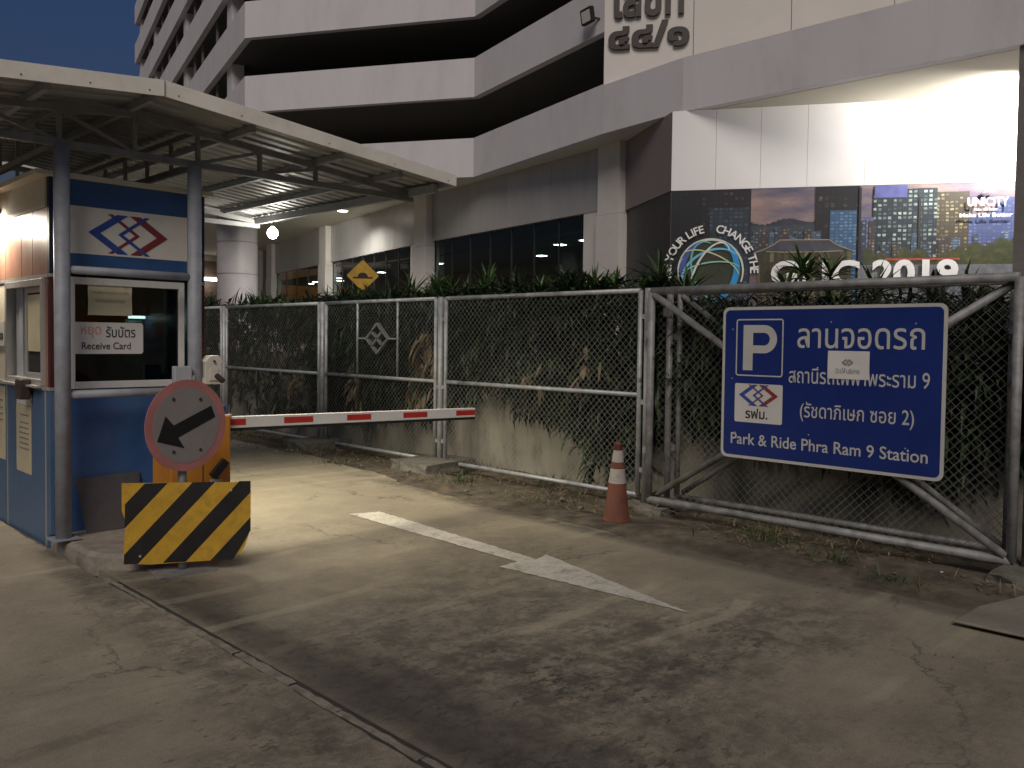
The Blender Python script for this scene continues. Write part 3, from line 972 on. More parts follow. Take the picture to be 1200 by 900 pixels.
flat("printed_tower", R4(.7, 1.93, ZB, 5.30), window_mat("printed_brown_tower_ink", (.016, .015, .019), (.10, .07, .06), .13, .12, .55), 3)
flat("printed_tower", R4(.95, 1.9, ZB, 4.85), window_mat("printed_slab_tower_ink", (.028, .040, .055), (.09, .125, .16), .12, .10, .45), 5)
flat("printed_tower", R4(3.42, 4.42, ZB, 5.30), window_mat("printed_glass_tower_ink", (.022, .020, .024), (.16, .15, .13), .14, .16, .62), 4)
flat("printed_tower", R4(3.75, 4.35, ZB, 4.72), window_mat("printed_blue_tower_ink", (.045, .10, .19), (.16, .27, .38), .10, .075, .42), 6)
flat("printed_tower", R4(4.42, 4.75, ZB, 4.55), window_mat("printed_lilac_tower_ink", (.09, .11, .24), (.24, .25, .40), .12, .12, .35), 5)
flat("printed_tower", R4(4.72, 6.1, ZB, 5.20), window_mat("printed_office_ink", (.030, .040, .052), (.44, .54, .48), .11, .10, .40), 6)
flat("printed_tower", R4(6.1, 6.78, ZB, 5.10), window_mat("printed_warm_office_ink", (.07, .06, .045), (.50, .42, .22), .10, .085, .46), 7)
flat("printed_roof_screen", R4(4.74, 5.45, 5.0, 5.29), print_mat("printed_violet_ink", (.10, .11, .30), (.14, .13, .35)), 7)
flat("printed_mast", R4(5.70, 5.76, 3.4, 5.0), 'ink', 9)
flat("printed_mast", R4(4.40, 4.45, 3.4, 5.25), 'ink', 9)
flat("printed_far_city", [(6.78, 3.6), (LM-.03, 3.6), (LM-.03, 4.7), (7.6, 4.95), (7.4, 4.8), (7.2, 4.6), (6.95, 4.55), (6.78, 4.6)], window_mat("printed_far_city_ink", (.07, .09, .20), (.15, .18, .32), .10, .08, .42), 4)
tr = []
x = 4.5
random.seed(21)
while x < LM-.2:
    hump = abs(sin(x*3.1))*.20+abs(sin(x*7.7+1))*.10
    tr.append((x, 3.52+hump+random.uniform(-.03, .03)+(.22 if x > 6.8 else 0)))
    x += random.uniform(.03, .06)
flat("printed_trees", [(4.5, ZB)]+[(LM-.2, ZB)]+tr[::-1], print_mat("printed_tree_ink", (.040, .046, .020), (.13, .11, .035), 9), 10)
flat("printed_plaza", R4(4.4, LM-.03, ZB, 3.42), print_mat("printed_plaza_ink", (.14, .145, .16), (.05, .05, .05), 4), 11)
flat("printed_traffic", R4(5.0, 6.6, 3.52, 3.57), print_mat("printed_red_ink", (.35, .06, .04), (.3, .2, .05), 8), 12)
wmats = [window_mat("printed_mid_tower_ink", (.045, .055, .075), (.24, .28, .33), .09, .07, .42), window_mat("printed_dusk_tower_ink", (.06, .05, .055), (.40, .32, .20), .08, .07, .46),
         window_mat("printed_cool_tower_ink", (.06, .085, .13), (.26, .36, .46), .12, .06, .40)]
random.seed(33)
for x0, x1, zmin, zmax, n, lay in ((1.95, 3.45, 4.02, 4.34, 9, 7), (4.45, 4.75, 4.1, 4.5, 2, 8), (6.75, LM-.4, 3.9, 4.55, 9, 8), (4.8, 6.7, 3.75, 4.2, 6, 9)):
    for i in range(n):
        x = x0+(x1-x0)*(i+random.uniform(.05, .5))/n
        w = random.uniform(.10, .26)
        zt = random.uniform(zmin, zmax)
        flat("printed_block", R4(x, min(x+w, LM-.03), 3.4, zt), wmats[i % 3], lay+.1*(i % 7))
# tiled gate house
flat("printed_gatehouse", R4(2.1, 4.25, ZB, 3.80), window_mat("printed_gate_ink", (.055, .05, .03), (.19, .16, .085), .16, .5, .36), 12)
flat("printed_gate_roof", [(2.03, 3.72), (2.3, 3.765), (2.7, 3.745), (3.6, 3.745), (4.05, 3.765), (4.32, 3.75), (4.1, 3.83), (3.9, 3.92), (3.75, 4.03), (2.62, 4.04), (2.46, 3.92), (2.25, 3.82)], print_mat("printed_roof_tile_ink", (.055, .055, .075), (.03, .03, .04), 8), 13)
mb = MB()
for a, b in (((2.03, 3.74), (2.25, 3.82)), ((2.25, 3.82), (2.46, 3.92)), ((2.46, 3.92), (2.62, 4.04)), ((2.62, 4.04), (3.75, 4.03)), ((3.75, 4.03), (3.9, 3.92)), ((3.9, 3.92), (4.1, 3.83)), ((4.1, 3.83), (4.32, 3.75)), ((2.3, 3.765), (2.7, 3.745)), ((2.7, 3.745), (3.6, 3.745)), ((3.6, 3.745), (4.05, 3.765))):
    mb.bar((a[0], -.060, a[1]), (b[0], -.060, b[1]), .004, .018)
mb.build("printed_roof_ridge", print_mat("printed_ridge_ink", (.36, .31, .20), (.2, .18, .12)), MU, local=True)
# globe mark of crossing coloured loops
gc = (.99, 3.30)
gr = .78
def loop(name, rx, rz, tilt, wid, col, layer, a0=0, a1=360, cx=0, cz=0):
    mb = MB()
    n = 48
    ca, sa = cos(radians(tilt)), sin(radians(tilt))
    def pt(a, k):
        x, z = (rx+k)*cos(a), (rz+k)*sin(a)
        return (gc[0]+cx+x*ca-z*sa, -.004-.004*layer, gc[1]+cz+x*sa+z*ca)
    vs = []
    for i in range(n+1):
        a = radians(a0+(a1-a0)*i/n)
        w = wid*(.55+.45*sin(pi*i/n))
        vs += [pt(a, -w/2), pt(a, w/2)]
    mb.add(vs, [(2*i, 2*i+1, 2*i+3, 2*i+2) for i in range(n)])
    mb.build(name, pm("print_"+name, col, .5, var=.08, bmp=0), MU, local=True)
flat("globe_ground", [(gc[0]+gr*.99*cos(2*pi*i/40), gc[1]+gr*.99*sin(2*pi*i/40)) for i in range(40)], print_mat("globe_ground_ink", (.030, .036, .022), (.05, .055, .03)), 13)
loop("globe_ring_pale", gr, gr, 0, .06, (.62, .62, .55), 15, -20, 200)
loop("globe_ring_indigo", gr*.86, gr*.95, 12, .13, (.06, .10, .36), 16, 95, 235)
loop("globe_ring_azure", gr*.80, gr*.97, -14, .15, (.02, .27, .58), 17, -70, 75)
loop("globe_ring_sky", gr*.93, gr*.62, 28, .06, (.16, .45, .62), 18, 10, 190)
loop("globe_ring_teal", gr*.55, gr*.96, 18, .05, (.12, .42, .40), 19, 60, 280)
loop("globe_ring_lime", gr*.95, gr*.42, -24, .035, (.52, .56, .32), 20, 20, 200, 0, .1)
loop("globe_ring_white", gr*.46, gr*.97, -26, .05, (.66, .67, .64), 21, 60, 300)
loop("globe_ring_mint", gr*.9, gr*.34, 8, .035, (.30, .55, .45), 22, 10, 180, 0, -.05)
# lettering round the globe
white = pm("white_print", (.72, .71, .70), .5, var=.04, bmp=0)
def arc_text(word, a_start, a_end, rad, h):
    adv = [.30 if ch == ' ' else (text_geo(ch, .018)[3]-text_geo(ch, .018)[2])+.16 for ch in word]
    tot = sum(adv)-adv[0]/2-adv[-1]/2
    run_ = 0
    for i, ch in enumerate(word):
        if i: run_ += adv[i-1]/2+adv[i]/2
        if ch == ' ': continue
        a = radians(a_start+(a_end-a_start)*run_/tot)
        vs, fs, x0, x1, y0, y1 = text_geo(ch, .018)
        k = h/.73
        er = (cos(a), sin(a))
        et = (sin(a), -cos(a))
        mb = MB()
        xm = (x0+x1)/2
        mb.add([(gc[0]+er[0]*(rad+y*k)+et[0]*(x-xm)*k, -.105-.0003*(q % 4), gc[1]+er[1]*(rad+y*k)+et[1]*(x-xm)*k) for x, y, z_, q in vs], fs)
        mb.build("letter", white, MU, local=True)
arc_text("CHANGE THE", 78, 0, .95, .20)
arc_text("CHANGE YOUR LIFE", 222, 103, .95, .20)
text("headline_lettering", "GLIC 2019", (2.42, -.105, 2.90), X_, Z_, 4.15, .64, white, MU, bold=.035, local=True)
text("brand_lettering", "UNICITY", (6.72, -.105, 4.74), X_, Z_, .86, .20, white, MU, bold=.03, local=True)
text("tagline_lettering", "Make Life Better", (6.86, -.105, 4.635), X_, Z_, .50, .065, white, MU, bold=.02, local=True)
text("tagline_lettering", "Make Life Better", (6.56, -.105, 4.49), X_, Z_, 1.10, .095, white, MU, bold=.03, local=True)
mb = MB()
for i in range(7):
    a = radians(20+140*i/6)
    mb.bar((7.12+.05*cos(a), -.105, 5.02+.05*sin(a)), (7.12+.16*cos(a), -.105, 5.02+.13*sin(a)), .004, .05, (0, 1, 0))
mb.build("brand_mark", white, MU, local=True)
tag(MU, "printed city mural with globe mark and white GLIC 2019 lettering", "mural")
# assumed, unseen wall-washing floodlight that bleaches the white cladding
wf = empty("assumed_wall_washer", (20.2, 4.5, 7.1))
wdir = V(.55, -.2, -.55)
box("lamp_body", (20.0, 4.3, 7.06), (20.3, 4.9, 7.262), 'plastic', wf, .01)
box("lamp_lens", (20.303, 4.33, 7.08), (20.312, 4.87, 7.24), 'flood', wf)
l = bpy.data.lights.new("assumed_wall_washer_beam", 'AREA')
l.shape, l.size, l.size_y, l.energy, l.color = 'RECTANGLE', .6, .25, 1000, (1, .96, .92)
o = bpy.data.objects.new("assumed_wall_washer_beam", l)
COL.objects.link(o)
o.parent = wf
o.location = (.13, .12, -.04)
o.rotation_euler = V(.66, .70, .0).to_track_quat('-Z', 'Y').to_euler()
tag(wf, "assumed floodlight under the soffit washing the white cladding beside the mural", "floodlight")

# ================================================================== TOLL CANOPY
CY, TY = 5.826, 6.43          # fascia plane, front truss plane
RX, EX = 2.43, 5.10           # ridge, eave
BACKY = 9.49
LX = 2*RX-EX
def rz(x): return 3.25-abs(x-RX)*(3.25-2.99)/(EX-RX)      # underside of the sheets
CA = empty("entrance_canopy", (RX, 7, 0))
for side in (-1, 1):
    mb = MB()
    prof = []
    y = CY+.02
    n = int((BACKY-CY-.02)/.15)
    for i in range(n):
        y = CY+.02+i*.15
        prof += [(y, 0), (y+.07, 0), (y+.09, .026), (y+.13, .026)]
    prof.append((CY+.02+n*.15, 0))
    x1 = RX+side*(EX-RX)
    vs, fs = [], []
    for (yy, h) in prof:
        vs += [(RX, yy, rz(RX)+h), (x1, yy, rz(x1)+h)]
    for i in range(len(prof)-1):
        fs.append((2*i, 2*i+1, 2*i+3, 2*i+2))
    mb.add(vs, fs)
    o = mb.build("roof_sheet", 'roofsheet', CA)
    md = o.modifiers.new("thickness", 'SOLIDIFY')
    md.thickness = .003
    md.offset = 1
# front and rear fascia boards, two lengths each, meeting at the ridge
for yy, t in ((CY, .012), (BACKY+.02, .012)):
    for side in (-1, 1):
        x1 = RX+side*(EX-RX)
        pts = [(RX, 3.194), (x1, 2.945), (x1, 3.042), (RX, 3.304)]
        if side < 0: pts = pts[::-1]
        MB().prism(pts, (0, yy+t, 0), X_, Z_, t).build("fascia_board", 'fascia', CA)
MB().bar((RX, CY-.004, 3.198), (RX, CY-.004, 3.300), .004, .012, (0, 1, 0)).build("fascia_joint", 'purlin', CA)
for x in (1.55, 1.95, 2.33, 2.53, 3.0, 3.75, 4.4, 5.0):
    zc = 3.225-abs(x-RX)*(.255/(EX-RX))
    MB().prism(circle(.005, 8), (x, CY, zc), X_, Z_, .004).build("fascia_rivet", 'darkbox', CA)
# eave gutters along the road direction
for x in (EX, LX):
    MB().box((x-.03, CY+.014, 2.945), (x-.004, BACKY, 3.03)).build("eave_trim", 'purlin', CA)
for x in (1.0, 1.75, 2.43, 3.2, 4.0, 4.62):
    z = rz(x)-.032
    box("purlin", (x-.02, CY+.20, z-.022), (x+.02, BACKY-.03, z+.030), 'purlin', CA)
box("eave_purlin", (5.0, CY+.20, 2.90), (5.05, BACKY-.02, 2.975), 'purlin', CA)
def tz(x): return 3.185-abs(x-2.46)*(3.185-2.925)/(5.06-2.46)
for yy in (TY, BACKY-.1):
    m = 'truss' if yy == TY else 'purlin'
    MB().bar((LX+.03, yy, 2.885), (5.06, yy, 2.885), .05, .05).build("bottom_chord", m, CA)
    for a, b in ((LX+.03, 2.46), (2.46, 5.06)):
        MB().bar((a, yy, tz(a)), (b, yy, tz(b)), .045, .05).build("top_chord", m, CA)
    for x in (.85, 1.4, 1.945, 2.46, 2.945, 3.47, 4.0):
        MB().bar((x, yy, 2.89), (x, yy, tz(x)-.01), .03, .03, (0, 1, 0)).build("web_post", m, CA)
    for a, b in ((1.945, 2.46), (3.47, 2.945), (4.0, 3.47), (1.4, 1.945), (.85, 1.4)):
        if a in (1.945,): p, q = (a, yy, tz(a)-.02), (b, yy, 2.9)
        elif a > 2: p, q = (a, yy, tz(a)-.02), (b, yy, 2.9)
        else: p, q = (a, yy, tz(a)-.02), (b, yy, 2.9)
        MB().bar(p, q, .028, .028).build("web_brace", m, CA)
for x in (1.945, 2.945):
    yb = BACKY-.1
    MB().bar((x, TY+.03, 2.885), (x, yb-.03, 2.885), .045, .045).build("tie_beam", 'truss', CA)
    MB().bar((x, TY+.03, tz(x)), (x, yb-.03, tz(x)), .045, .045).build("tie_beam", 'truss', CA)
    n = 6
    for i in range(1, n):
        yy = TY+(yb-TY)*i/n
        MB().bar((x, yy, 2.89), (x, yy, tz(x)-.02), .026, .026, (0, 1, 0)).build("web_post", 'truss', CA)
POLES = [(1.945, 6.38, .11), (2.895, 6.38, .11), (1.945, BACKY-.1, .0), (2.945, BACKY-.1, 0)]
for x, yy, zb in POLES:
    p = MB().tube((x, yy, zb+.008), (x, yy, 2.86), .052, 20).build("pole", 'pole', CA, smooth=True)
    box("base_plate", (x-.09, yy-.09, zb), (x+.09, yy+.09, zb+.008), 'pole', p)
for z in (2.005, 1.125):
    MB().tube((1.99, 6.385, z), (2.85, 6.385, z), .03, 14).build("cross_pipe", 'pole', CA, smooth=True)
tag(CA, "low gabled metal canopy with cream fascia over the ticket booth", "canopy")

# ================================================================== TICKET BOOTH
BX, BXR, BY, BYB = 1.93, 3.08, 6.60, 9.2
def FX(x): return x*.9706
def FZ(z): return EYE+(z-EYE)*.9706
BO = empty("ticket_booth", (2.5, 7.9, .1))
KZ = .10
zr = FZ(2.71)
box("roof", (BX-.10, BY-.05, zr), (BXR+.05, BYB+.1, zr+.035), 'cream', BO, .004)
# front face, bottom to top
xl, xr_ = BX+.11, FX(3.02)
box("front_lower_panel", (xl, BY, KZ), (xr_, BY+.03, 1.09), 'blue', BO)
box("front_blue_band", (xl, BY, FZ(2.005)), (xr_, BY+.03, FZ(2.158)), 'blue', BO)
wp = box("front_white_panel", (xl, BY-.004, FZ(2.16)), (xr_, BY+.028, FZ(2.516)), 'whitepanel', BO)
box("front_blue_band", (xl, BY, FZ(2.518)), (xr_, BY+.03, zr), 'blue', BO)
box("front_trim", (xr_+.002, BY-.012, FZ(2.005)), (xr_+.034, BY+.03, zr), 'alu', BO)
chevrons(wp, (FX(2.255), BY-.004, FZ(2.327)), X_, Z_, FX(.604), .002)
# front window
wx0, wx1, wz0, wz1 = FX(2.118), FX(2.99), FZ(1.14), FZ(1.982)
wf_ = empty("front_window", (wx0, BY, wz0))
wf_.parent = BO
wf_.location = V(wx0, BY, wz0)-V(2.5, 7.9, .1)
ft = .052
for a, b in (((wx0, BY-.022, wz0), (wx0+ft*.7, BY+.03, wz1)), ((wx1-ft*.8, BY-.022, wz0), (wx1, BY+.03, wz1)),
             ((wx0+ft*.7+.001, BY-.020, wz0), (wx1-ft*.8-.001, BY+.03, wz0+ft)), ((wx0+ft*.7+.001, BY-.020, wz1-ft), (wx1-ft*.8-.001, BY+.03, wz1))):
    box("window_frame", a, b, 'whiteframe', wf_, .003)
box("window_pane", (wx0+.03, BY+.004, wz0+.04), (wx1-.03, BY+.010, wz1-.04), 'pane', wf_)
box("front_sill_panel", (xl, BY+.002, 1.092), (xr_, BY+.03, wz0-.002), 'bluewall', BO)
# corner posts
for x0, x1, nm in ((BX, xl-.002, 0), (xr_+.036, BXR, 1)):
    box("corner_panel", (x0, BY+.006, KZ), (x1, BY+.05, 1.14), 'navy' if nm else 'bluewall', BO)
    box("corner_trim", (x0, BY, 1.142), (x1, BY+.05, 1.165), 'alu', BO)
    box("corner_panel", (x0, BY+.006, 1.167), (x1, BY+.05, 1.96), 'maroon', BO)
    box("corner_trim", (x0, BY, 1.962), (x1, BY+.05, 1.985), 'alu', BO)
    box("corner_panel", (x0, BY+.006, 1.987), (x1, BY+.05, 2.44 if not nm else zr), 'navy', BO)
    if not nm: box("corner_panel", (x0, BY+.002, 2.442), (x1, BY+.05, zr), 'navy', BO)
# side walls: left face
def lbox(name, y0, y1, z0, z1, m, out=.0, t=.05, par=None, bev=0):
    return box(name, (BX-out, y0, z0), (BX-out+t, y1, z1), m, par or BO, bev)
lbox("side_lower_panel", 6.652, 6.70, .0, 1.14, 'bluewall')
lbox("side_lower_panel", 6.72, 7.68, .0, 1.14, 'bluewall')
lbox("side_lower_panel", 7.71, 8.8, .0, 1.14, 'bluewall')
lbox("side_lower_panel", 8.82, BYB, .0, 1.14, 'bluewall')
for y in (6.70, 7.682, 8.80): lbox("side_joint_trim", y+.001, y+.018, .0, 1.139, 'alu', .004, .05)
lbox("side_rail_trim", 6.652, BYB, 1.142, 1.172, 'alu', .012, .06)
lbox("corner_side_panel", 6.652, 6.705, 1.174, 1.955, 'brown')
# upper brown sheets
for a, b in ((6.652, 6.99), (7.0, 7.27), (7.28, 7.70), (7.71, 8.4), (8.41, BYB)):
    lbox("side_upper_panel", a, b, 1.99, 2.46, 'brown')
lbox("side_head_trim", 6.652, BYB, 1.958, 1.987, 'alu', .006, .056)
for a, b in ((7.71, 8.4), (8.41, BYB)):
    lbox("side_middle_panel", a, b, 1.174, 1.956, 'cream' if a < 8 else 'brown')
lbox("eave_panel", 6.652, BYB, 2.462, zr, 'cream', .012, .062)
# sliding window on the left face
sw = empty("sliding_window", (BX, 7.2, 1.5))
sw.parent = BO
sw.location = V(BX, 7.2, 1.5)-V(2.5, 7.9, .1)
y0, y1, z0, z1 = 6.708, 7.66, 1.175, 1.955
for a, b in (((BX-.022, y0, z0), (BX+.06, y0+.045, z1)), ((BX-.022, y1-.045, z0), (BX+.06, y1, z1)),
             ((BX-.020, y0+.046, z1-.05), (BX+.06, y1-.046, z1)), ((BX-.020, y0+.046, z0), (BX+.06, y1-.046, z0+.04))):
    box("window_frame", a, b, 'alu', sw, .003)
ym = 7.22
for a, b in (((BX+.005, y0+.047, z0+.042), (BX+.03, y0+.085, z1-.052)), ((BX+.005, ym-.045, z0+.042), (BX+.03, ym, z1-.052)),
             ((BX+.006, y0+.086, z1-.095), (BX+.029, ym-.046, z1-.053)), ((BX+.006, y0+.086, z0+.043), (BX+.029, ym-.046, z0+.085))):
    box("sash_frame", a, b, 'alu', sw, .002)
box("sash_pane", (BX+.014, y0+.086, z0+.086), (BX+.019, ym-.046, z1-.096), 'pane', sw)
box("half_drawn_blind", (BX+.009, y0+.095, 1.42), (BX+.012, ym-.052, z1-.11), 'paper_y', sw)
for k in range(2):
    yy = 7.33+.12*k
    box("fixed_jamb", (BX+.02+.012*k, yy, z0+.042), (BX+.05+.012*k, yy+.10, z1-.052), 'greybox', sw, .002)
# shelf under the sliding window
box("window_shelf", (BX-.06, 6.75, 1.158), (BX-.014, 7.64, 1.172), 'alu', BO)
# back, far side and inside
box("back_wall", (BX+.06, BYB-.05, KZ), (BXR-.05, BYB-.001, zr), 'booth_in', BO)
box("far_side_wall", (BXR-.049, BY+.052, KZ), (BXR, BYB-.052, zr-.001), 'bluewall', BO)
box("floor", (BX+.06, BY+.04, KZ), (BXR-.06, BYB-.06, KZ+.02), 'booth_in', BO)
box("ceiling", (BX+.06, BY+.052, zr-.04), (BXR-.06, BYB-.06, zr-.002), 'booth_in', BO)
box("desk", (BX+.07, BY+.05, 1.0), (BXR-.07, BY+.5, 1.03), 'booth_in', BO)
tag(BO, "blue and white ticket booth with dark window under the canopy", "booth")
# added lamp and cabinet that imitate the greenish reflection in the pane
tl = empty("pane_glow_lamp", (2.93, 7.6, 1.71))
box("lamp_body", (2.86, 7.60, 1.722), (3.025, 7.66, 1.74), 'plastic', tl)
box("lamp_tube", (2.87, 7.605, 1.698), (3.0, 7.655, 1.72), 'tube', tl)
tag(tl, "added greenish glow lamp standing in for a reflection in the booth window", "lamp")
tc = empty("pane_glow_cabinet", (2.95, 7.9, .12))
box("cabinet_body", (2.86, 7.72, .125), (3.025, 8.15, 1.69), 'teal', tc, .01)
box("cabinet_shelf_edge", (2.855, 7.70, 1.50), (3.02, 7.718, 1.515), 'alu', tc)
tag(tc, "added teal cabinet tinting the imitated reflection in the booth window", "cabinet")

# papers and notices on the booth
ny_ = BY-.006
rs = empty("receive_card_sign", (2.3, BY-.02, 1.4))
sx0, sx1, sz0, sz1 = FX(2.13), FX(2.653), FZ(1.404), FZ(1.645)
MB().prism(rrect(sx1-sx0, sz1-sz0, .02), (sx0, BY-.024, sz0), X_, Z_, .004).build("sign_plate", 'signwhite', rs)
sy = BY-.028
text("faded_word", "หยุด", (sx0+.06, sy, FZ(1.525)), X_, Z_, .14, .085, 'ink_red', rs, bold=.01, off=.001)
text("thai_lettering", "รับบัตร", (sx0+.235, sy, FZ(1.53)), X_, Z_, .215, .085, 'ink', rs, bold=.012, off=.001)
text("english_lettering", "Receive Card", (sx0+.065, sy, FZ(1.438)), X_, Z_, .350, .054, 'ink', rs, bold=.012, off=.001)
tag(rs, "white Receive Card plate with rounded corners on the booth window", "sign")
nt_ = empty("window_notice", (2.34, BY-.01, 1.7))
nx0, nx1, nz0, nz1 = FX(2.25), FX(2.575), FZ(1.70), FZ(1.93)
mb = MB()
for i in range(9):
    for j in range(5):
        mb.v.append((nx0+(nx1-nx0)*i/8, BY-.002-.010*abs(sin(i*1.3+j*.9)), nz0+(nz1-nz0)*j/4))
for i in range(8):
    for j in range(4):
        k = i*5+j
        mb.f.append((k, k+5, k+6, k+1))
def gloss_paper():
    m = pm("laminated_notice", (.55, .50, .35), .14, var=.08, scale=8, bmp=.5, bscale=9)
    return m
mb.build("notice_sheet", gloss_paper(), nt_, smooth=True)
text("notice_lettering", "หลังเสียบบัตรแล้วทุกครั้ง", (nx0+.02, BY-.0135, nz1-.07), X_, Z_, .27, .03, 'ink_grey', nt_, off=.001)
text("notice_lettering", "ต้องรอรถคันหน้าออก", (nx0+.05, BY-.0135, nz1-.125), X_, Z_, .21, .028, 'ink_grey', nt_, off=.001)
tag(nt_, "crinkled laminated notice taped above the Receive Card plate", "notice")
def side_paper(y0, y1, z0, z1, m, label, lines, mark=None):
    t = empty("wall_notice", (BX-.004, (y0+y1)/2, z0))
    MB().prism([(0, 0), (y1-y0, 0), (y1-y0, z1-z0), (0, z1-z0)], (BX-.001, y1, z0), -Y_, Z_, .003).build("paper_sheet", m, t)
    for zz in lines:
        box("text_line", (BX-.0052, y0+.06, zz), (BX-.0042, y1-.06+random.uniform(-.05, 0), zz+.011), 'ink_grey', t)
    tag(t, label, "notice")
    return t
side_paper(7.05, 7.43, .48, 1.0, 'paper_y', "tall yellowed notice on the blue wall below the sliding window", [.92, .86, .82, .78, .74, .70, .66])
side_paper(7.04, 7.42, 1.003, 1.135, 'paper', "small white slip just above the tall yellowed notice", [1.06])
side_paper(7.74, 8.2, .52, 1.12, 'paper_y', "large notice on the blue panel past the white joint strip", [1.0, .94, .89, .84])
ws = empty("window_side_sign", (BX-.03, 7.9, 1.4))
MB().prism([(0, 0), (.42, 0), (.42, .2), (0, .2)], (BX-.002, 8.16, 1.45), -Y_, Z_, .006).build("sign_plate", 'signwhite', ws)
text("sign_lettering", "ate", (BX-.008, 7.86, 1.50), -Y_, Z_, .10, .07, 'ink', ws, bold=.03, off=.001)
tag(ws, "small white plate with dark letters beside the sliding window frame", "sign")
cr = empty("card_reader", (BX-.06, 7.03, 1.1))
MB().box((BX-.10, 6.98, 1.06), (BX-.02, 7.10, 1.215)).build("reader_body", 'darkbox', cr, bevel=.012)
box("reader_slot", (BX-.102, 7.0, 1.16), (BX-.098, 7.08, 1.168), 'black', cr)
box("wall_bracket", (BX-.019, 7.01, 1.09), (BX-.003, 7.07, 1.12), 'rubber', cr)
tag(cr, "small dark card reader box hung below the sliding window sill", "card reader")
# floodlight on the booth's left wall
lf = empty("booth_floodlight", (BX-.1, 7.78, 2.35))
MB().box((BX-.17, 7.66, 2.50), (BX-.05, 7.90, 2.575)).build("lamp_body", 'plastic', lf, bevel=.01)
box("lamp_lens", (BX-.165, 7.67, 2.490), (BX-.055, 7.89, 2.499), 'flood', lf)
MB().bar((BX-.05, 7.78, 2.54), (BX-.013, 7.78, 2.54), .04, .04).build("bracket", 'rubber', lf)
l = bpy.data.lights.new("booth_flood_beam", 'SPOT')
l.energy, l.color, l.shadow_soft_size, l.spot_size, l.spot_blend = 75, (1, .87, .70), .06, radians(176), .2
o = bpy.data.objects.new("booth_flood_beam", l)
COL.objects.link(o)
o.parent = lf
o.location = (-.02, 0, .11)
o.rotation_euler = V(.12, -.05, -1).to_track_quat('-Z', 'Y').to_euler()
tag(lf, "glaring floodlight on the brown side wall of the booth", "floodlight")
# assumed floodlight on the far side of the booth, unseen behind the second pole
rf = empty("assumed_lane_floodlight", (BXR+.1, 7.35, 2.4))
MB().box((BXR+.05, 7.25, 2.42), (BXR+.12, 7.45, 2.56)).build("lamp_body", 'rubber', rf, bevel=.01)
MB().prism([(0, 0), (.18, 0), (.18, .1), (0, .1)], (BXR+.10, 7.26, 2.415), Y_, V(.75, 0, -.66).normalized()*-1, .006).build("lamp_lens", 'flood', rf)
MB().bar((BXR+.002, 7.35, 2.5), (BXR+.055, 7.35, 2.5), .04, .04).build("bracket", 'rubber', rf)
l = bpy.data.lights.new("assumed_lane_flood_beam", 'SPOT')
l.energy, l.color, l.shadow_soft_size, l.spot_size, l.spot_blend = 480, (1, .90, .68), .35, radians(125), 1.0
o = bpy.data.objects.new("assumed_lane_flood_beam", l)
COL.objects.link(o)
o.parent = rf
o.location = (.16, 0, .02)
o.rotation_euler = V(.30, -.12, -.9).to_track_quat('-Z', 'Y').to_euler()
tag(rf, "assumed lane floodlight on the booth wall hidden behind the grey pole", "floodlight")
# bare bulb at the rear eave corner
bl = empty("hanging_bulb", (5.02, 9.0, 2.8))
MB().tube((5.025, 9.0, 2.89), (5.025, 9.0, 2.83), .02, 10).build("lamp_holder", 'darkbox', bl, smooth=True)
MB().lathe([(.001, -.085), (.036, -.074), (.058, -.042), (.061, -.012), (.049, .02), (.024, .045), (.02, .05)], (5.025, 9.0, 2.785), 16).build("bulb_globe", 'bulb', bl, smooth=True)
MB().tube((5.025, 9.0, 2.89), (5.04, 7.4, 2.915), .004, 5).build("power_cord", 'rubber', bl)
l = bpy.data.lights.new("bulb_glow", 'POINT')
l.energy, l.color, l.shadow_soft_size = 19, (1, .97, .86), .05
o = bpy.data.objects.new("bulb_glow", l)
COL.objects.link(o)
o.parent = bl
o.location = (.12, .12, -.20)
tag(bl, "bare glowing bulb hung from the rear corner of the canopy eave", "bulb")

# kerbed island under the booth front, rounded corner
isl = []
pts = [(3.35, 9.4), (1.97, 9.4), (1.97, 6.55)]
for i in range(9):
    a = radians(180+90*i/8)
    isl.append((2.36+.42*cos(a), 5.98+.40*sin(a)))
isl = [(3.09, 9.4), (1.945, 9.4), (1.945, 6.55)]+isl+[(2.60, 5.585), (2.82, 5.66), (2.96, 5.86), (2.965, 6.5), (3.09, 6.56)]
kb = tag(empty("kerb_island", (2.5, 7, 0)), kind='structure')
top = MB()
k = len(isl)
cxy = (2.6, 7.2)
ins_ = [(x+(cxy[0]-x)*.05, y+(cxy[1]-y)*.03) for x, y in isl]
vs = [(x+random.uniform(-.008, .008), y+random.uniform(-.008, .008), -.05) for x, y in isl]+[(x, y, .078) for x, y in isl]+[(x, y, .100) for x, y in ins_]
fs = []
for i in range(k):
    j = (i+1) % k
    fs += [(i, j, k+j, k+i), (k+i, k+j, 2*k+j, 2*k+i)]
fs.append(tuple(range(2*k, 3*k)))
top.add(vs, fs).build("kerb_block", 'kerb', kb)
# steel sheet leaning on the booth
ss = empty("steel_sheet", (2.3, 6.5, .1))
MB().prism([(0, 0), (.40, .0), (.42, .42), (-.045, .41)], (2.125, 6.47, .102), X_, V(0, .27, .96), .004).build("sheet_plate", 'steel', ss)
tag(ss, "grey steel sheet leaning against the blue booth front", "metal sheet")
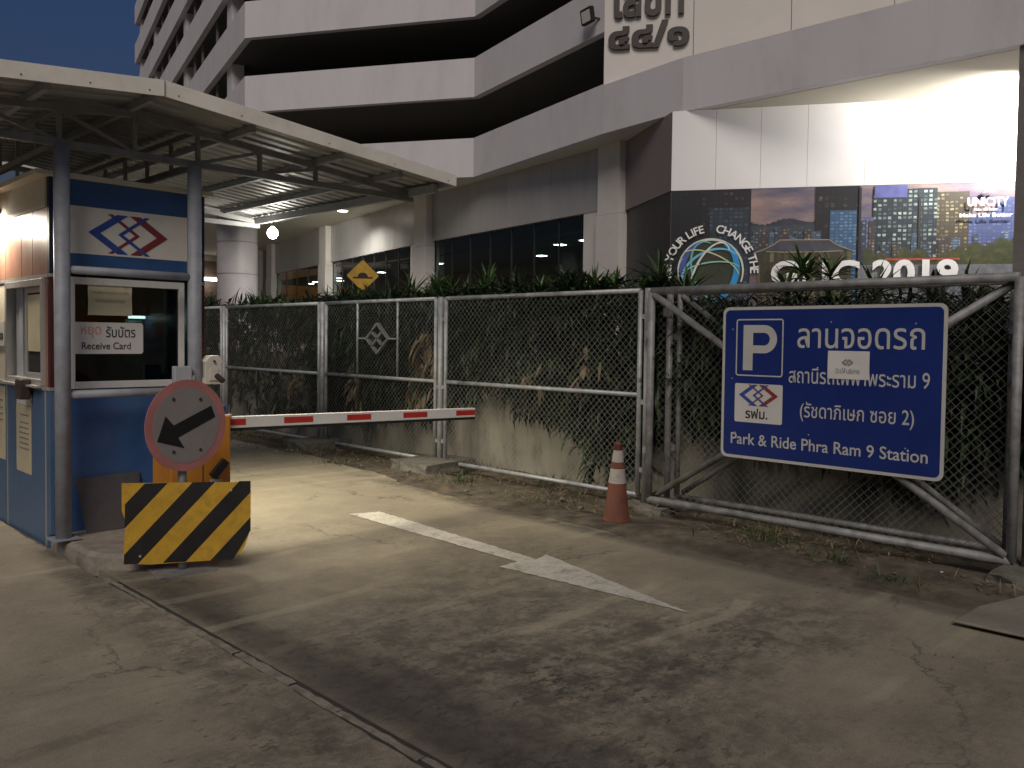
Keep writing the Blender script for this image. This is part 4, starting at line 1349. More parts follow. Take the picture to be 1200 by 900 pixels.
# junction box and intercom on the second pole
jb = empty("junction_box", (2.78, 6.34, 1.2))
MB().box((2.70, 6.29, 1.155), (2.835, 6.35, 1.318)).build("box_body", 'greybox', jb, bevel=.008)
MB().box((2.836, 6.30, 1.195), (2.86, 6.34, 1.245)).build("box_arm", 'greybox', jb, bevel=.004)
tag(jb, "small grey junction box strapped beside the second pole", "junction box")
ic = empty("pole_camera", (3.0, 6.36, 1.2))
MB().prism([(.0, .0), (.135, .0), (.135, .165), (.155, .175), (.11, .225), (.045, .225), (-.005, .175), (.0, .165)], (2.955, 6.42, 1.172), X_, Z_, .10).build("camera_housing", 'plastic', ic, bevel=.006)
MB().prism([(.02, .03), (.115, .03), (.10, .13), (.035, .13)], (2.955, 6.318, 1.172), X_, Z_, .012).build("front_plate", 'plastic', ic, bevel=.004)
MB().tube((3.04, 6.31, 1.24), (3.065, 6.25, 1.20), .022, 12).build("lens_barrel", 'rubber', ic)
MB().box((3.016, 6.303, 1.345), (3.03, 6.318, 1.36)).build("latch", 'darkbox', ic)
MB().bar((2.94, 6.37, 1.20), (2.962, 6.37, 1.20), .06, .04).build("pole_clamp", 'plastic', ic)
tag(ic, "beige white camera box clamped to the side of the second pole", "camera")

# ================================================================== BARRIER
BA = empty("barrier_gate", (2.8, 6.05, .1))
cab = MB().box((2.50, 5.90, .085), (2.955, 6.22, .96)).build("cabinet", 'orange', BA, bevel=.012)
box("cabinet_seam", (2.735, 5.896, .15), (2.740, 5.901, .93), 'darkbox', cab)
box("control_socket", (2.79, 5.875, .40), (2.87, 5.898, .50), 'greybox', cab, .004)
MB().bar((2.80, 5.875, .52), (2.90, 5.87, .63), .05, .05).build("cable_gland", 'rubber', cab)
mb = MB()
for i in range(8):
    a, b = i/8, (i+1)/8
    mb.tube((2.83+.015*sin(a*5), 5.865-.02*sin(a*3), .42-.32*a), (2.83+.015*sin(b*5), 5.865-.02*sin(b*3), .42-.32*b), .007, 6)
mb.build("cable", 'rubber', cab)
AY = 6.06
p, q = V(2.90, AY, .895), V(5.56, AY, .835)
d = (q-p).normalized()
arm = MB().bar(p, q, .05, .088).build("arm", 'armwhite', BA, bevel=.006)
nrm = V(-d.z, 0, d.x)
for x0, x1 in ((262, 286), (331, 365), (405, 433), (471, 499), (533, 556.5)):
    # tape lengths laid out along the arm
    def along(c):
        h = yaw+math.atan((c-600)/985)
        return AY*math.tan(h)
    a, b = along(x0), along(x1)
    a, b = max(a, 2.905), min(b, 5.555)
    z = lambda x: .895+(x-2.90)*(-.06/2.66)
    MB().prism([(a, z(a)-.022), (b, z(b)-.022), (b, z(b)+.026), (a, z(a)+.026)], (0, AY-.0255, 0), X_, Z_, .002).build("red_tape", 'armred', BA)
MB().bar(p+V(.05, 0, -.056), q+V(0, 0, -.056), .034, .022).build("rubber_edge", 'rubber', BA)
MB().box((2.84, 5.97, .935), (3.0, 6.02, .962)).build("arm_clamp", 'alu', BA, bevel=.004)
MB().tube((2.955, 6.06, .97), (2.955, 6.06, 1.02), .035, 14).build("warning_lamp", 'bluecap', BA)
tag(BA, "orange barrier cabinet with lowered white arm striped in red", "barrier")

# ================================================================== KEEP-SIDE SIGN AND HAZARD BOARD
SG = empty("arrow_sign", (2.375, 5.40, 0))
px_, py_ = 2.375, 5.42
MB().tube((px_, py_, .012), (px_, py_, 1.05), .028, 14).build("post", 'galv_old', SG, smooth=True)
MB().prism([(-.19, -.13), (.19, -.13), (.19, .13), (-.19, .13)], (px_, py_, .002), V(.985, -.17, 0), V(.17, .985, 0), .010).build("base_plate", 'galv_old', SG)
hd = radians(79)
ed = V(sin(hd), cos(hd), 0)
ndp = ed.cross(Z_)
cen = V(px_, py_, .965)+ndp*.045
disc = MB().prism(circle(.30, 48), cen, ed, Z_, .006).build("disc", 'discred', SG)
MB().prism(circle(.246, 48), cen+ndp*.0062, ed, Z_, .0015).build("disc_face", 'discgrey', disc)
ang = radians(22)
ca, sa = cos(ang), sin(ang)
arw = [(-.235, 0), (-.12, .125), (-.09, .044), (.215, .042), (.215, -.042), (-.09, -.044), (-.075, -.13)]
rt_ = [(x*ca-y*sa, x*sa+y*ca) for x, y in arw]
o3 = cen+ndp*.0095
mb = MB()
pts = [o3+ed*x+Z_*y for x, y in rt_]
mb.add(pts, [(1, 0, 6), (1, 6, 5, 2), (2, 5, 4, 3)])
mb.build("arrow", 'black', disc)
for x, y in ((-.10, .175), (.10, .165), (-.10, -.165), (.10, -.17)):
    MB().prism(circle(.011, 10, x, y), cen+ndp*.0078, ed, Z_, .004).build("bolt", 'darkbox', disc)
# striped board
hb = radians(122)
eb = V(sin(hb), cos(hb), 0)
nb = eb.cross(Z_)
ob = V(px_, py_, 0)+nb*.05
outline = [(-.36, .42), (-.338, .35), (-.344, .25), (-.352, .10), (-.34, .075), (-.2, .062), (.25, .072), (.335, .10), (.425, .245), (.435, .38), (.435, .585), (0, .592), (-.36, .598)]
MB().prism(outline, ob, eb, Z_, .003).build("board", 'yellow', SG)
for i in range(6):
    # diagonal bands climbing to the right, clipped to the board
    c0 = -.835+.321*(i-1)
    w = .153
    poly = outline
    # x - y between c0 and c0+w
    mb = MB()
    sub = clip(clip([(-.36, .0), (.435, .0), (.435, .592), (-.36, .592)], 1.1, -1, c0+w), -1.1, 1, -c0)
    # follow the crumpled lower corners
    for a_, b_, c__ in ((-.99, .02, .346), (1.05, -.62, .295)):
        sub = clip(sub, a_, b_, c__+.0)
    sub = clip(sub, 0, -1, -.070)
    if len(sub) > 2:
        mb.prism(sub, ob+nb*.0033, eb, Z_, .0012).build("black_stripe", 'black', SG)
MB().prism([(.335, .10), (.425, .245), (.40, .16), (.37, .105)], ob-nb*.004, eb, Z_, .003).build("bent_corner", 'yellow', SG)
for x, y in ((.31, .535), (-.25, .12)):
    MB().prism(circle(.008, 8, x, y), ob+nb*.0046, eb, Z_, .004).build("rivet", 'alu', SG)
tag(SG, "round faded arrow sign above a yellow and black striped board", "traffic sign")

# ================================================================== FENCE AND GATE
FXP = 6.45
FE = empty("chain_link_fence", (FXP, 9, 0))
def wires(mb, y0, y1, z0, z1, x, pitch=.070, r=.0019):
    """woven diagonal wires; each follows a shallow zig-zag through its neighbours"""
    H, Wd = z1-z0, y1-y0
    for sgn in (1, -1):
        n = int((Wd+H)/pitch)+1
        for i in range(n+1):
            c = -H+pitch*i+.011
            # y = y0 + c + t ; z = z0 + t   (or mirrored)
            t0, t1 = max(0, -c), min(H, Wd-c)
            if t1-t0 < .02: continue
            a = (c+t0, t0)
            b = (c+t1, t1)
            pts = []
            for (u, w) in (a, b):
                yy = y0+u if sgn > 0 else y1-u
                pts.append(V(x+sgn*.003, yy, z0+w))
            p, q = pts
            dd = (q-p).normalized()
            n1 = V(1, 0, 0)
            n2 = dd.cross(n1)
            k = len(mb.v)
            for e in (p, q):
                for j in range(3):
                    ang_ = 2*pi*j/3
                    mb.v.append(tuple(e+(n1*cos(ang_)+n2*sin(ang_))*r))
            mb.f += [(k+j, k+(j+1) % 3, k+3+(j+1) % 3, k+3+j) for j in range(3)]
    return mb
def tube(name, p, q, r, m, par, n=12):
    return MB().tube(p, q, r, n).build(name, m, par, smooth=True)
POSTS = [20.9, 18.4, 15.75, 13.12, 10.17, 7.62, 4.64]
RT, RB, RM = 2.025, .10, 1.045
for i, y in enumerate(POSTS):
    lean = .02 if i > 3 else .012
    ps = MB()
    ps.tube((FXP, y, -.05), (FXP, y, 2.045), .037, 14)
    o = ps.build("post", 'galv', FE, smooth=True)
    for z in (1.78, .98, .34):
        for s in (-1, 1):
            box("clip", (FXP-.012, y+s*.052-.017, z-.022), (FXP+.012, y+s*.052+.017, z+.022), 'galv', o)
def panel(y0, y1, extra=False):
    """one framed mesh panel between two posts"""
    a, b = y0+.092, y1-.092
    pn = empty("fence_panel", (FXP, (a+b)/2, RB))
    pn.parent = FE
    pn.location = V(FXP, (a+b)/2, RB)-wpos(FE)
    r = .024
    for nm, p, q in (("top_rail", (FXP, a, RT), (FXP, b, RT)), ("mid_rail", (FXP, a, RM), (FXP, b, RM)), ("bottom_rail", (FXP, a, RB), (FXP, b, RB)),
                     ("stile", (FXP, a, RB), (FXP, a, RT)), ("stile", (FXP, b, RB), (FXP, b, RT))):
        tube(nm, p, q, r if nm != "mid_rail" else .023, 'galv', pn)
    if extra:
        for yy in (9.325, 8.456): tube("upright_bar", (FXP, yy, RM), (FXP, yy, RT), .016, 'galv', pn)
    w = wires(MB(), a, b, RB, RT, FXP+.012).build("wire_mesh", 'wire', pn)
    w['kind'] = 'stuff'
    return pn
for i in range(len(POSTS)-1):
    panel(POSTS[i+1], POSTS[i], i == 4)
# woven steel diamond on the second panel
dm = empty("steel_diamond", (FXP, 8.87, 1.54))
o_ = V(FXP-.005, 8.87, 1.545)
def dia(a, b, m='galv_old'):
    MB().bar(o_+Y_*a[0]+Z_*a[1], o_+Y_*b[0]+Z_*b[1], .03, .045, (1, 0, 0)).build("diamond_bar", m, dm)
R_ = .19
for k in range(4):
    a = [(R_*1.22, 0), (0, R_), (-R_*1.22, 0), (0, -R_)]
    dia(a[k], a[(k+1) % 4])
for k in range(2):
    dia((-R_*.61, R_*.5-k*R_), (R_*.61, -R_*.5 if k == 0 else R_*.5))
for s in (-1, 1):
    MB().bar(o_+Y_*s*.23, o_+Y_*s*.42, .02, .05, (1, 0, 0)).build("side_tab", 'galv', dm)
tag(dm, "rusty steel diamond emblem fixed between two upright bars of the fence", "emblem")
tag(FE, "galvanised chain link fence of framed panels beside the concrete lane", "fence")

def gate(name, x, y0, y1, z0, z1, r, m, wm, label):
    G = empty(name, (x, (y0+y1)/2, z0))
    for nm, p, q in (("top_rail", (x, y0, z1), (x, y1, z1)), ("bottom_rail", (x, y0, z0), (x, y1, z0)), ("stile", (x, y0, z0), (x, y0, z1)), ("stile", (x, y1, z0), (x, y1, z1))):
        tube(nm, p, q, r, m, G)
    for p, q in (((x-.010, y1-.03, z1-.03), (x-.010, y0+.03, z0+.03)), ((x+.052, y1-.03, z0+.03), (x+.052, y0+.03, z1-.03))):
        tube("diagonal_brace", p, q, r*.9, m, G)
    w = wires(MB(), y0+.02, y1-.02, z0, z1, x+.084).build("wire_mesh", wm, G)
    w['kind'] = 'stuff'
    for z in (z0+.45, z1-.4):
        box("hinge", (x-.02, y1+.02, z-.03), (x+.02, y1+.06, z+.03), m, G)
    tag(G, label, "gate", "folded gate leaves")
    return G
gate("swing_gate", 6.35, 1.57, 4.535, .10, 2.008, .033, 'galv_old', 'wire_dark', "front mesh gate leaf carrying the blue parking sign")
gate("swing_gate", 6.58, 1.66, 4.38, .12, 2.0, .026, 'galv_old', 'wire_dark', "rear mesh gate leaf folded behind the one with the sign")
hp = empty("gate_post", (6.40, 1.47, 0))
MB().tube((6.40, 1.475, -.05), (6.40, 1.475, 2.1), .045, 14).build("post_tube", 'galv_old', hp, smooth=True)
MB().lathe([(.046, 2.1), (.05, 2.1), (.05, 2.115), (.001, 2.14)], (6.40, 1.475, 0), 14).build("post_cap", 'galv_old', hp)
tag(hp, "tall grey gate post at the near end of the folded leaves", "post")
ip = empty("latch_post", (6.52, 4.47, 0))
MB().tube((6.52, 4.45, -.05), (6.52, 4.45, 2.0), .03, 12).build("post_tube", 'galv_old', ip, smooth=True)
box("latch_plate", (6.485, 4.40, 1.78), (6.49, 4.50, 1.86), 'galv', ip)
tag(ip, "slim grey post standing behind the hinge end of the sign gate", "post")

# ================================================================== PARK AND RIDE SIGN
SX = 6.30
PR = empty("parking_sign", (SX, 2.88, .6))
SY0, SZ0, SW, SH = 3.755, .588, 1.765, 1.255
def so(y, z, off=0): return V(SX-.012-off, y, z)
EXs = -Y_
pl = MB().prism(rrect(SW, SH, .055), (SX-.004, SY0, SZ0), EXs, Z_, .008).build("sign_border", 'signtext', PR)
MB().prism(rrect(SW-.05, SH-.05, .04), (SX-.012, SY0-.025, SZ0+.025), EXs, Z_, .0015).build("sign_face", 'signblue', PR)
SF = SX-.0138
def st(name, s, y, z, w, h, m='signtext', bold=.012, base0=False, par=None, dx=0):
    return text(name, s, (SF-dx, y, z), EXs, Z_, w, h, m, par or PR, bold=bold, off=.0008, base0=base0)
def ring(mb, w, h, r, t, o):
    a, b = rrect(w, h, r), rrect(w-2*t, h-2*t, max(.004, r-t), x=t, y=t)
    k = len(a)
    o = Vector(o)
    mb.add([o+EXs*x+Z_*y for x, y in a]+[o+EXs*x+Z_*y for x, y in b], [(i, (i+1) % k, k+(i+1) % k, k+i) for i in range(k)])
    return mb
ring(MB(), .42, .47, .025, .011, (SF-.001, 3.628, 1.274)).build("letter_frame", 'signtext', PR)
# heavy letter P
o = V(SF-.001, 3.562, 1.322)
mb = MB()
H_, Wl, S_ = .372, .30, .088
outer = [(S_*0, H_), (Wl-.115, H_)]
arc_o = [(Wl-.115+.115*cos(radians(90-180*i/14)), H_-.115+.115*sin(radians(90-180*i/14))) for i in range(15)]
rr_ = .115-S_*.72
arc_i = [(Wl-.115+rr_*cos(radians(90-180*i/14)), H_-.115+rr_*sin(radians(90-180*i/14))) for i in range(15)]
pv = [o+EXs*x+Z_*y for x, y in arc_o]+[o+EXs*x+Z_*y for x, y in arc_i]
mb.add(pv, [(i, 15+i, 16+i, i+1) for i in range(14)])
mb.add([o+EXs*x+Z_*y for x, y in ((0, 0), (S_, 0), (S_, H_), (0, H_))], [(0, 1, 2, 3)])
mb.add([o+EXs*x+Z_*y for x, y in ((S_, H_-.115+rr_), (Wl-.115, H_-.115+rr_), (Wl-.115, H_), (S_, H_))], [(0, 1, 2, 3)])
mb.add([o+EXs*x+Z_*y for x, y in ((S_, H_-.23), (Wl-.115, H_-.23), (Wl-.115, H_-.115-rr_), (S_, H_-.115-rr_))], [(0, 1, 2, 3)])
mb.build("letter", 'signtext', PR)
lp = MB().prism(rrect(.425, .32, .015), (SF, 3.63, .892), EXs, Z_, .001).build("logo_plate", 'signwhite', PR)
chevrons(lp, (SF-.001, 3.592, 1.118), EXs, Z_, .35, .0008)
text("logo_lettering", "รฟม.", (SF-.0012, 3.53, .925), EXs, Z_, .20, .085, 'ink', lp, bold=.02, off=.0008)
st("thai_lettering", "ลานจอดรถ", 3.09, 1.512, .955, .155, bold=.006)
st("thai_lettering", "สถานีรถไฟฟ้าพระราม 9", 3.155, 1.235, 1.06, .140, bold=.006)
st("thai_lettering", "(รัชดาภิเษก ซอย 2)", 3.055, .935, .86, .155, bold=.006)
st("english_lettering", "Park & Ride Phra Ram 9 Station", 3.66, .705, 1.565, .095, bold=.010)
for y, z in ((3.66, 1.25), (3.66, 1.66), (2.98, .835), (2.25, .80), (2.82, 1.715), (2.20, 1.70), (3.62, .80)):
    MB().prism(circle(.006, 8), so(y, z, .001), EXs, Z_, .003).build("rivet", 'alu', PR)
tag(PR, "blue Park and Ride sign with white P fixed to the mesh gate", "sign")
nn_ = empty("paper_note", (SX-.02, 2.68, 1.28))
mb = MB()
for i in range(6):
    for j in range(5):
        mb.v.append((SF-.003-.002*sin(i*1.1+j*.8)-.001, 2.838-.318*i/5, 1.282+.213*j/4))
for i in range(5):
    for j in range(4):
        k = i*5+j
        mb.f.append((k, k+5, k+6, k+1))
mb.build("note_sheet", 'paper', nn_)
chevrons(nn_, (SF-.0065, 2.728, 1.41), EXs, Z_, .09, .001, 'ink_grey')
text("note_lettering", "ปิดให้บริการ", (SF-.0065, 2.775, 1.325), EXs, Z_, .185, .042, 'ink_grey', nn_, off=.001)
tag(nn_, "white paper note stuck over the blue parking sign", "notice")

# ================================================================== SMALL THINGS ON THE GROUND
cn = empty("traffic_cone", (5.70, 4.40, .01))
cpos = V(5.70, 4.40, .015)
HC = .68
def cr_(z): return .115-(.115-.028)*(z/HC)
body = [(cr_(0)+.012, 0), (cr_(.02)+.004, .02)]
def seg(z0, z1, dr=0): return [(cr_(z0)+dr, z0), (cr_(z1)+dr, z1)]
MB().lathe([(.02, .0)]+body+seg(.03, HC-.02)+[(.02, HC), (.001, HC)], cpos, 24).build("cone_body", 'cone', cn, smooth=True)
MB().lathe(seg(.33, .455, .003), cpos, 24).build("collar", 'conewhite', cn, smooth=True)
MB().lathe(seg(.51, .61, .003), cpos, 24).build("collar", 'conewhite', cn, smooth=True)
MB().lathe(seg(.46, .505, .0045), cpos, 24).build("collar_tape", 'cone', cn, smooth=True)
MB().lathe(seg(.612, .66, .003), cpos, 24).build("dark_tip", 'maroon', cn, smooth=True)
cn.rotation_euler = (.03, -.02, 0)
tag(cn, "scuffed orange traffic cone with two dirty white collars", "cone")
def rough_block(name, a, b, m, label, cat, group=None, seed=1, j=.02):
    rnd = random.Random(seed)
    bm = bmesh.new()
    bmesh.ops.create_cube(bm, size=1)
    bmesh.ops.subdivide_edges(bm, edges=bm.edges[:], cuts=3, use_grid_fill=True)
    c = (V(*a)+V(*b))/2
    s = V(*b)-V(*a)
    for v in bm.verts:
        p = Vector(v.co)
        rr = max(abs(p.x), abs(p.y), abs(p.z))
        l = p.length
        p *= 1-.14*max(0, l-.66)
        v.co = (p.x*s.x+rnd.uniform(-j, j), p.y*s.y+rnd.uniform(-j, j), p.z*s.z+rnd.uniform(-j, j)*.7)
    me = bpy.data.meshes.new(name)
    bm.to_mesh(me)
    bm.free()
    o = link(name, me, m)
    o.location = c
    if label: tag(o, label, cat, group)
    return o
rough_block("post_footing", (5.96, 7.27, -.1), (6.74, 7.93, .135), 'block', "chipped concrete footing in the middle of the fence beside the barrier tip", "concrete block", "fence footings", 3, .012)
rough_block("post_footing", (5.98, 9.82, -.1), (6.72, 10.45, .135), 'block', "worn concrete footing under the fence post behind the barrier arm", "concrete block", "fence footings", 4, .014)
rough_block("post_footing", (6.22, 12.95, -.1), (6.7, 13.3, .06), 'block', "far concrete footing half hidden behind the round arrow sign", "concrete block", "fence footings", 5, .014)
rough_block("post_footing", (6.25, 4.32, -.1), (6.68, 4.78, .045), 'block', "low dark footing under the gate hinge beside the cone", "concrete block", "fence footings", 6, .018)
rough_block("post_footing", (6.0, 1.25, -.1), (6.62, 1.62, .075), 'block', "rounded footing block under the tall gate post", "concrete block", "fence footings", 8, .02)
sb = MB().prism([(4.97, 1.50), (4.98, 1.10), (5.35, .5), (6.0, .6), (5.85, 1.33), (5.35, 1.48)], (0, 0, 0), X_, Y_, .016, .002).build("broken_slab", 'kerb_dark', None, bevel=.008)
sb.rotation_euler = (.0, -.004, 0)
tag(sb, "loose flat concrete slab lying at the lane edge before the gate post", "concrete slab")
# loose stones and litter along the verge
def pebble(x, y, z, s, m, rnd):
    bm = bmesh.new()
    bmesh.ops.create_icosphere(bm, subdivisions=1, radius=1)
    for v in bm.verts: v.co = (v.co.x*s*rnd.uniform(.7, 1.3)+x, v.co.y*s*rnd.uniform(.7, 1.3)+y, v.co.z*s*rnd.uniform(.35, .8)+z)
    return bm
rnd = random.Random(5)
mb, ml = MB(), MB()
for i in range(230):
    y = rnd.uniform(-1, 14)
    x = rnd.uniform(5.6, 6.9) if rnd.random() < .93 else rnd.uniform(4.6, 5.5)
    s = rnd.choice([.006, .008, .008, .010, .012, .016, .035]) if x > 5.6 else .005
    bm = pebble(x, y, (.03 if x > 5.5 else .008), s, None, rnd)
    k = len(mb.v)
    bm.verts.index_update()
    tgt = ml if rnd.random() < .05 else mb
    tgt.add([tuple(v.co) for v in bm.verts], [tuple(v.index for v in f.verts) for f in bm.faces])
    bm.free()
tag(mb.build("gravel", 'stone'), kind='stuff')
tag(ml.build("paper_scraps", 'litter'), kind='stuff')

# ================================================================== PLANTS
def leaf(mb, p, az, el, L, w, droop, rnd, seg=4):
    """one long tapering leaf that bends under its weight, folded along the midrib"""
    p = Vector(p)
    e = el
    side = V(-sin(az), cos(az), 0)
    k = len(mb.v)
    for i in range(seg+1):
        t = i/seg
        wd = w*(.35+1.3*t*(1-t)*1.6)*(1-t**3) if i < seg else .001
        up_ = V(-sin(e)*cos(az), -sin(e)*sin(az), cos(e))
        mb.v += [tuple(p-side*wd/2+up_*wd*.18), tuple(p), tuple(p+side*wd/2+up_*wd*.18)]
        dd = V(cos(az)*cos(e), sin(az)*cos(e), sin(e))
        p = p+dd*(L/seg)
        e -= droop/seg
    for i in range(seg):
        a = k+3*i
        mb.f += [(a, a+1, a+4, a+3), (a+1, a+2, a+5, a+4)]
rnd = random.Random(11)
mb = MB()
def low(y):
    """how far down the wall the hanging growth reaches"""
    v = .57+.16*sin(y*1.9)+.10*sin(y*4.3+1)
    if 4.9 < y < 5.75: v -= .30
    if 5.9 < y < 7.5: v += .12
    if y > 10: v -= .38
    if y < 4.6: v -= .08
    return v
for c in range(1750):
    y = rnd.uniform(-1.5, 19) if c % 3 == 0 else rnd.uniform(1.0, 11)
    z = low(y)+.1+((2.0 if y > 4.7 else 1.78)-low(y))*rnd.random()**.8
    x = 6.93-rnd.random()*.26-.07*sin(y*2.3+z*3)+(.10 if z < .9 else 0)
    x = min(x, 6.96)
    az0, el0 = pi+rnd.gauss(0, .8), rnd.gauss(-.05, .55)+(.45 if z > 1.7 and y > 4.7 else 0)
    for i in range(rnd.randint(8, 13)):
        leaf(mb, (x+rnd.gauss(0, .02), y+rnd.gauss(0, .03), z+rnd.gauss(0, .03)), az0+rnd.gauss(0, .95), el0+rnd.gauss(0, .5), rnd.uniform(.15, .36), rnd.uniform(.030, .062), rnd.uniform(.5, 1.7), rnd, 3)
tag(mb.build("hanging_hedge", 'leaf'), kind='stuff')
mb = MB()  # added layer of dark leaves, standing in for shade inside the hedge
for i in range(7000):
    y = rnd.uniform(-1.5, 19) if i % 3 == 0 else rnd.uniform(1.0, 11)
    z = low(y)+.12+((2.02 if y > 4.7 else 1.85)-low(y))*rnd.random()**.9
    leaf(mb, (6.955+rnd.uniform(-.03, .03), y, z), pi/2*rnd.choice((1, 3))+rnd.gauss(0, .25), rnd.gauss(-.5, .8), rnd.uniform(.16, .32), rnd.uniform(.05, .09), rnd.uniform(0, .8), rnd, 2)
tag(mb.build("hedge_shade_backing", 'hedge_shade'), kind='stuff')
# dark stems and soil mass behind the leaves
mb = MB()
for i in range(160):
    y = rnd.uniform(-1.5, 19)
    x = rnd.uniform(6.86, 6.99)
    z1 = rnd.uniform(1.4, 1.9)
    z0 = low(y)+rnd.uniform(-.1, .5)
    mb.tube((x, y, z1), (x-.06, y+rnd.uniform(-.15, .15), z0), .006, 4, .003)
tag(mb.build("hedge_stems", 'soil'), kind='stuff')
mb = MB()
for i in range(9000):
    y = rnd.uniform(-1.5, 19)
    x = 6.95+rnd.random()*.9
    z = 1.40+rnd.random()*(.74 if y > 4.9 else .10)
    leaf(mb, (x, y, z), rnd.uniform(0, 2*pi), rnd.gauss(.35, .5), rnd.uniform(.2, .42), rnd.uniform(.026, .044), rnd.uniform(.5, 1.5), rnd, 3)
tag(mb.build("bed_foliage", 'leaf'), kind='stuff')
# withered bunches
def dry_bunch(y, z, n, label, s=1.):
    mb = MB()
    for i in range(n):
        leaf(mb, (6.60+rnd.uniform(-.06, .10), y+rnd.gauss(0, .12*s), z+rnd.gauss(0, .16*s)), pi+rnd.gauss(0, 1.1), -1.1+rnd.gauss(0, .3), rnd.uniform(.14, .30)*s, rnd.uniform(.045, .085)*s, rnd.uniform(-.3, .8), rnd, 3)
    o = mb.build("withered_leaves", 'dry')
    tag(o, label, "dead leaves", "withered bunches in the hedge")
dry_bunch(8.05, 1.40, 60, "large tan withered bunch beside the steel diamond emblem")
dry_bunch(8.15, .92, 34, "tan withered bunch below the mid rail near the diamond panel")
dry_bunch(9.55, .95, 26, "small tan withered bunch at the far side of the diamond panel", .9)
dry_bunch(6.35, 1.15, 16, "thin withered bunch on the middle of the wide fence panel", .8)
dry_bunch(5.55, 1.25, 14, "sparse withered bunch near the gate hinge", .8)
dry_bunch(11.2, .9, 20, "brown withered bunch behind the barrier arm", .9)
# leafy crowns standing over the fence
def crown_mesh(seed, n, L, spread):
    r = random.Random(seed)
    mb = MB()
    st_ = MB()
    heads = [(0, 0, .92)]+[(r.uniform(-.25, .25), r.uniform(-.32, .32), r.uniform(.66, .88)) for _ in range(4)]
    for hx, hy, hz in heads:
        st_.tube((hx*.3, hy*.3, 0), (hx, hy, hz), .014, 6, .009)
        for i in range(n):
            t = i/n
            az = i*2.399+r.uniform(-.2, .2)
            leaf(mb, (hx, hy, hz-.05+.07*t), az, .15+1.05*t+r.gauss(0, .12), L*r.uniform(.75, 1.1), r.uniform(.034, .052), r.uniform(.6, 1.3)*(1.2-t), r, 4)
    return mb, st_
protos = []
for k, (n, L) in enumerate(((26, .30), (22, .36), (30, .25))):
    mb, st_ = crown_mesh(30+k, n, L, 1)
    protos.append((mb, st_))
PL = [(6.98, 8.3, 1.36, 0, "tallest leafy shrub above the fence post by the barrier tip"),
      (7.05, 7.45, 1.22, 1, "leafy shrub above the wide fence panel, next to the tallest one"),
      (7.1, 6.25, 1.30, 2, "leafy shrub above the middle of the wide fence panel"),
      (7.0, 5.75, 1.20, 0, "leafy shrub over the wide panel before the tall pale pillar"),
      (7.05, 8.9, 1.16, 1, "leafy shrub above the panel with the steel diamond"),
      (7.0, 9.5, 1.14, 2, "leafy shrub in front of the yellow speed hump sign"),
      (7.05, 10.2, 1.12, 0, "leafy shrub before the white lit pillar above the fence"),
      (7.1, 11.0, 1.08, 1, "leafy shrub above the fence below the hanging bulb"),
      (7.05, 11.9, 1.06, 2, "leafy shrub above the fence by the round column"),
      (7.1, 13.0, 1.06, 0, "farthest leafy shrub seen beside the grey pole"),
      (7.0, 4.9, 1.18, 1, "grassy shrub at the foot of the dark mural edge"),
      (7.0, 3.42, 1.33, 0, "palm like shrub in front of the mural headline letters"),
      (7.05, 2.8, 1.08, 1, "leafy shrub before the headline numerals of the mural"),
      (7.1, 2.0, .95, 2, "low leafy shrub behind the end of the parking sign")]
mesh_cache = {}
for x, y, z, k, label in PL:
    root = empty("leafy_shrub", (x, y, z), rnd.uniform(0, 6.28))
    s = rnd.uniform(.92, 1.08)
    root.scale = (s, s, s)
    if k not in mesh_cache:
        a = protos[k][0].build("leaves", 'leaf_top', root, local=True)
        b = protos[k][1].build("stems", 'soil', root, local=True)
        mesh_cache[k] = (a, b)
    else:
        for src in mesh_cache[k]:
            c = src.copy()
            COL.objects.link(c)
            c.parent = root
    tag(root, label, "shrub", "leafy shrubs along the planting bed")
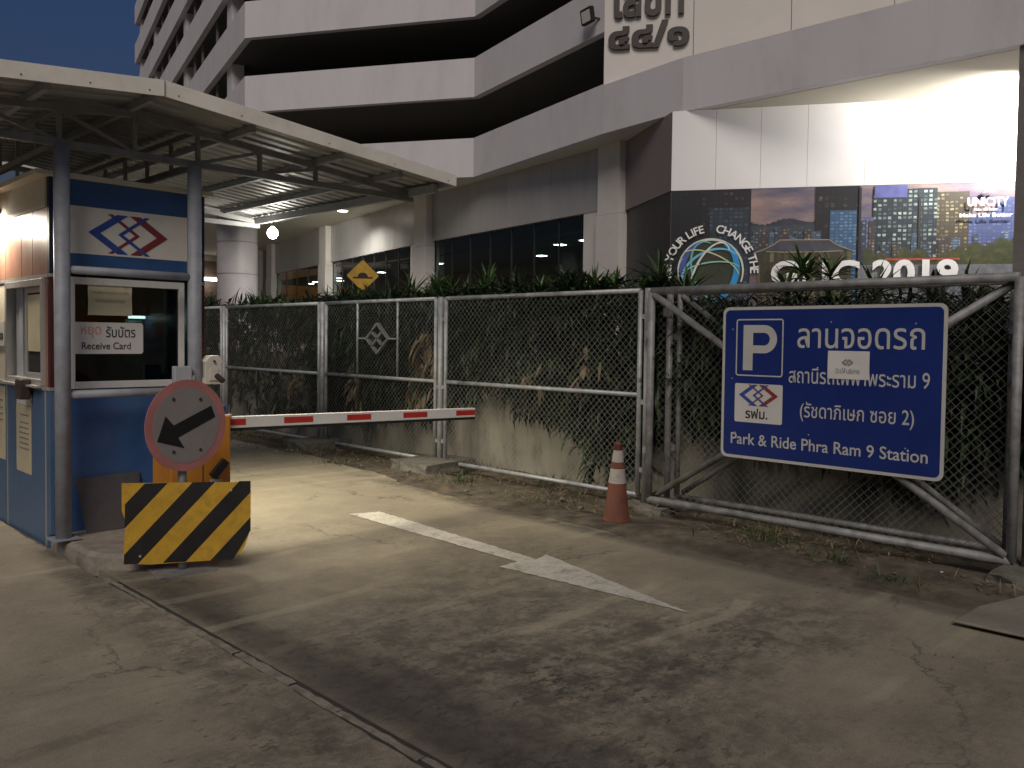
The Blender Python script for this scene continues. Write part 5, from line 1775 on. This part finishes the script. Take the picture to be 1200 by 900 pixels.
# weeds at the foot of the fence
def weed(x, y, n, label):
    mb = MB()
    for i in range(n):
        leaf(mb, (x+rnd.gauss(0, .07), y+rnd.gauss(0, .12), .01), rnd.uniform(0, 6.28), rnd.uniform(.4, 1.3), rnd.uniform(.06, .16), rnd.uniform(.006, .014), rnd.uniform(.4, 1.4), rnd, 3)
    tag(mb.build("weed_tuft", 'weed'), label, "weed", "weeds along the fence foot")
weed(5.72, 8.75, 36, "small green weed tuft on the dirt beside the barrier arm")
weed(6.0, 6.75, 60, "weed tuft under the wide fence panel next to the footing")
weed(6.75, 6.2, 60, "weeds at the wall foot behind the wide fence panel")
weed(6.05, 3.2, 110, "dark grass patch under the gate below the parking sign")
weed(5.75, 2.55, 60, "low grass at the lane edge before the gate")
weed(5.55, 2.0, 40, "last grass tuft before the loose concrete slab")
# grass and leaf litter
mb, md_ = MB(), MB()
for i in range(6500):
    y = rnd.uniform(-1, 14)
    x = 5.62+1.33*rnd.random()**.75
    if sin(y*2.7)+sin(y*6.1+x*3) < rnd.uniform(-1.6, .6): continue
    leaf(mb if i % 6 == 0 else md_, (x, y, .015+.02*rnd.random()), rnd.uniform(0, 6.28), rnd.uniform(-.1, .35) if i % 3 else rnd.uniform(.3, 1.2), rnd.uniform(.04, .11), rnd.uniform(.006, .02), rnd.uniform(0, .8), rnd, 2)
tag(mb.build("sparse_grass", 'weed'), kind='stuff')
tag(md_.build("leaf_litter", 'dry'), kind='stuff')

# ================================================================== SPEED HUMP WARNING SIGN
hs = empty("speed_hump_sign", (9.93, 14.2, 1.22))
hn = V(-.6, -.8, 0)
he = V(.8, -.6, 0)
hc = V(9.94, 14.2, 2.81)
S = .345
def rdia(s, r=.03):
    out = []
    for k in range(4):
        a = radians(90*k)
        c = (cos(a)*(s-r*1.41), sin(a)*(s-r*1.41))
        for j in (-45, 0, 45): out.append((c[0]+r*cos(a+radians(j)), c[1]+r*sin(a+radians(j))))
    return out
pl_ = MB().prism(rdia(S), hc, he, Z_, .006).build("sign_plate", 'black', hs)
MB().prism(rdia(S-.022), hc+hn*.0062, he, Z_, .0012).build("sign_face", 'yellow', pl_)
hump = [(-.20, -.06)]+[(.20, -.06), (.20, -.025), (.11, -.025)]+[(.10*cos(radians(180*i/10)), -.012+.075*sin(radians(180*i/10))) for i in range(11)]+[(-.11, -.025), (-.20, -.025)]
o3 = hc+hn*.0078
mb = MB()
mb.add([o3+he*x+Z_*y for x, y in hump], [tuple(range(len(hump)))])
mb.build("hump_symbol", 'black', pl_)
MB().tube(hc-hn*.035-Z_*1.58, hc-hn*.035+Z_*.2, .03, 12).build("sign_post", 'galv', hs, smooth=True)
tag(hs, "yellow diamond speed hump warning sign beyond the hedge", "traffic sign")
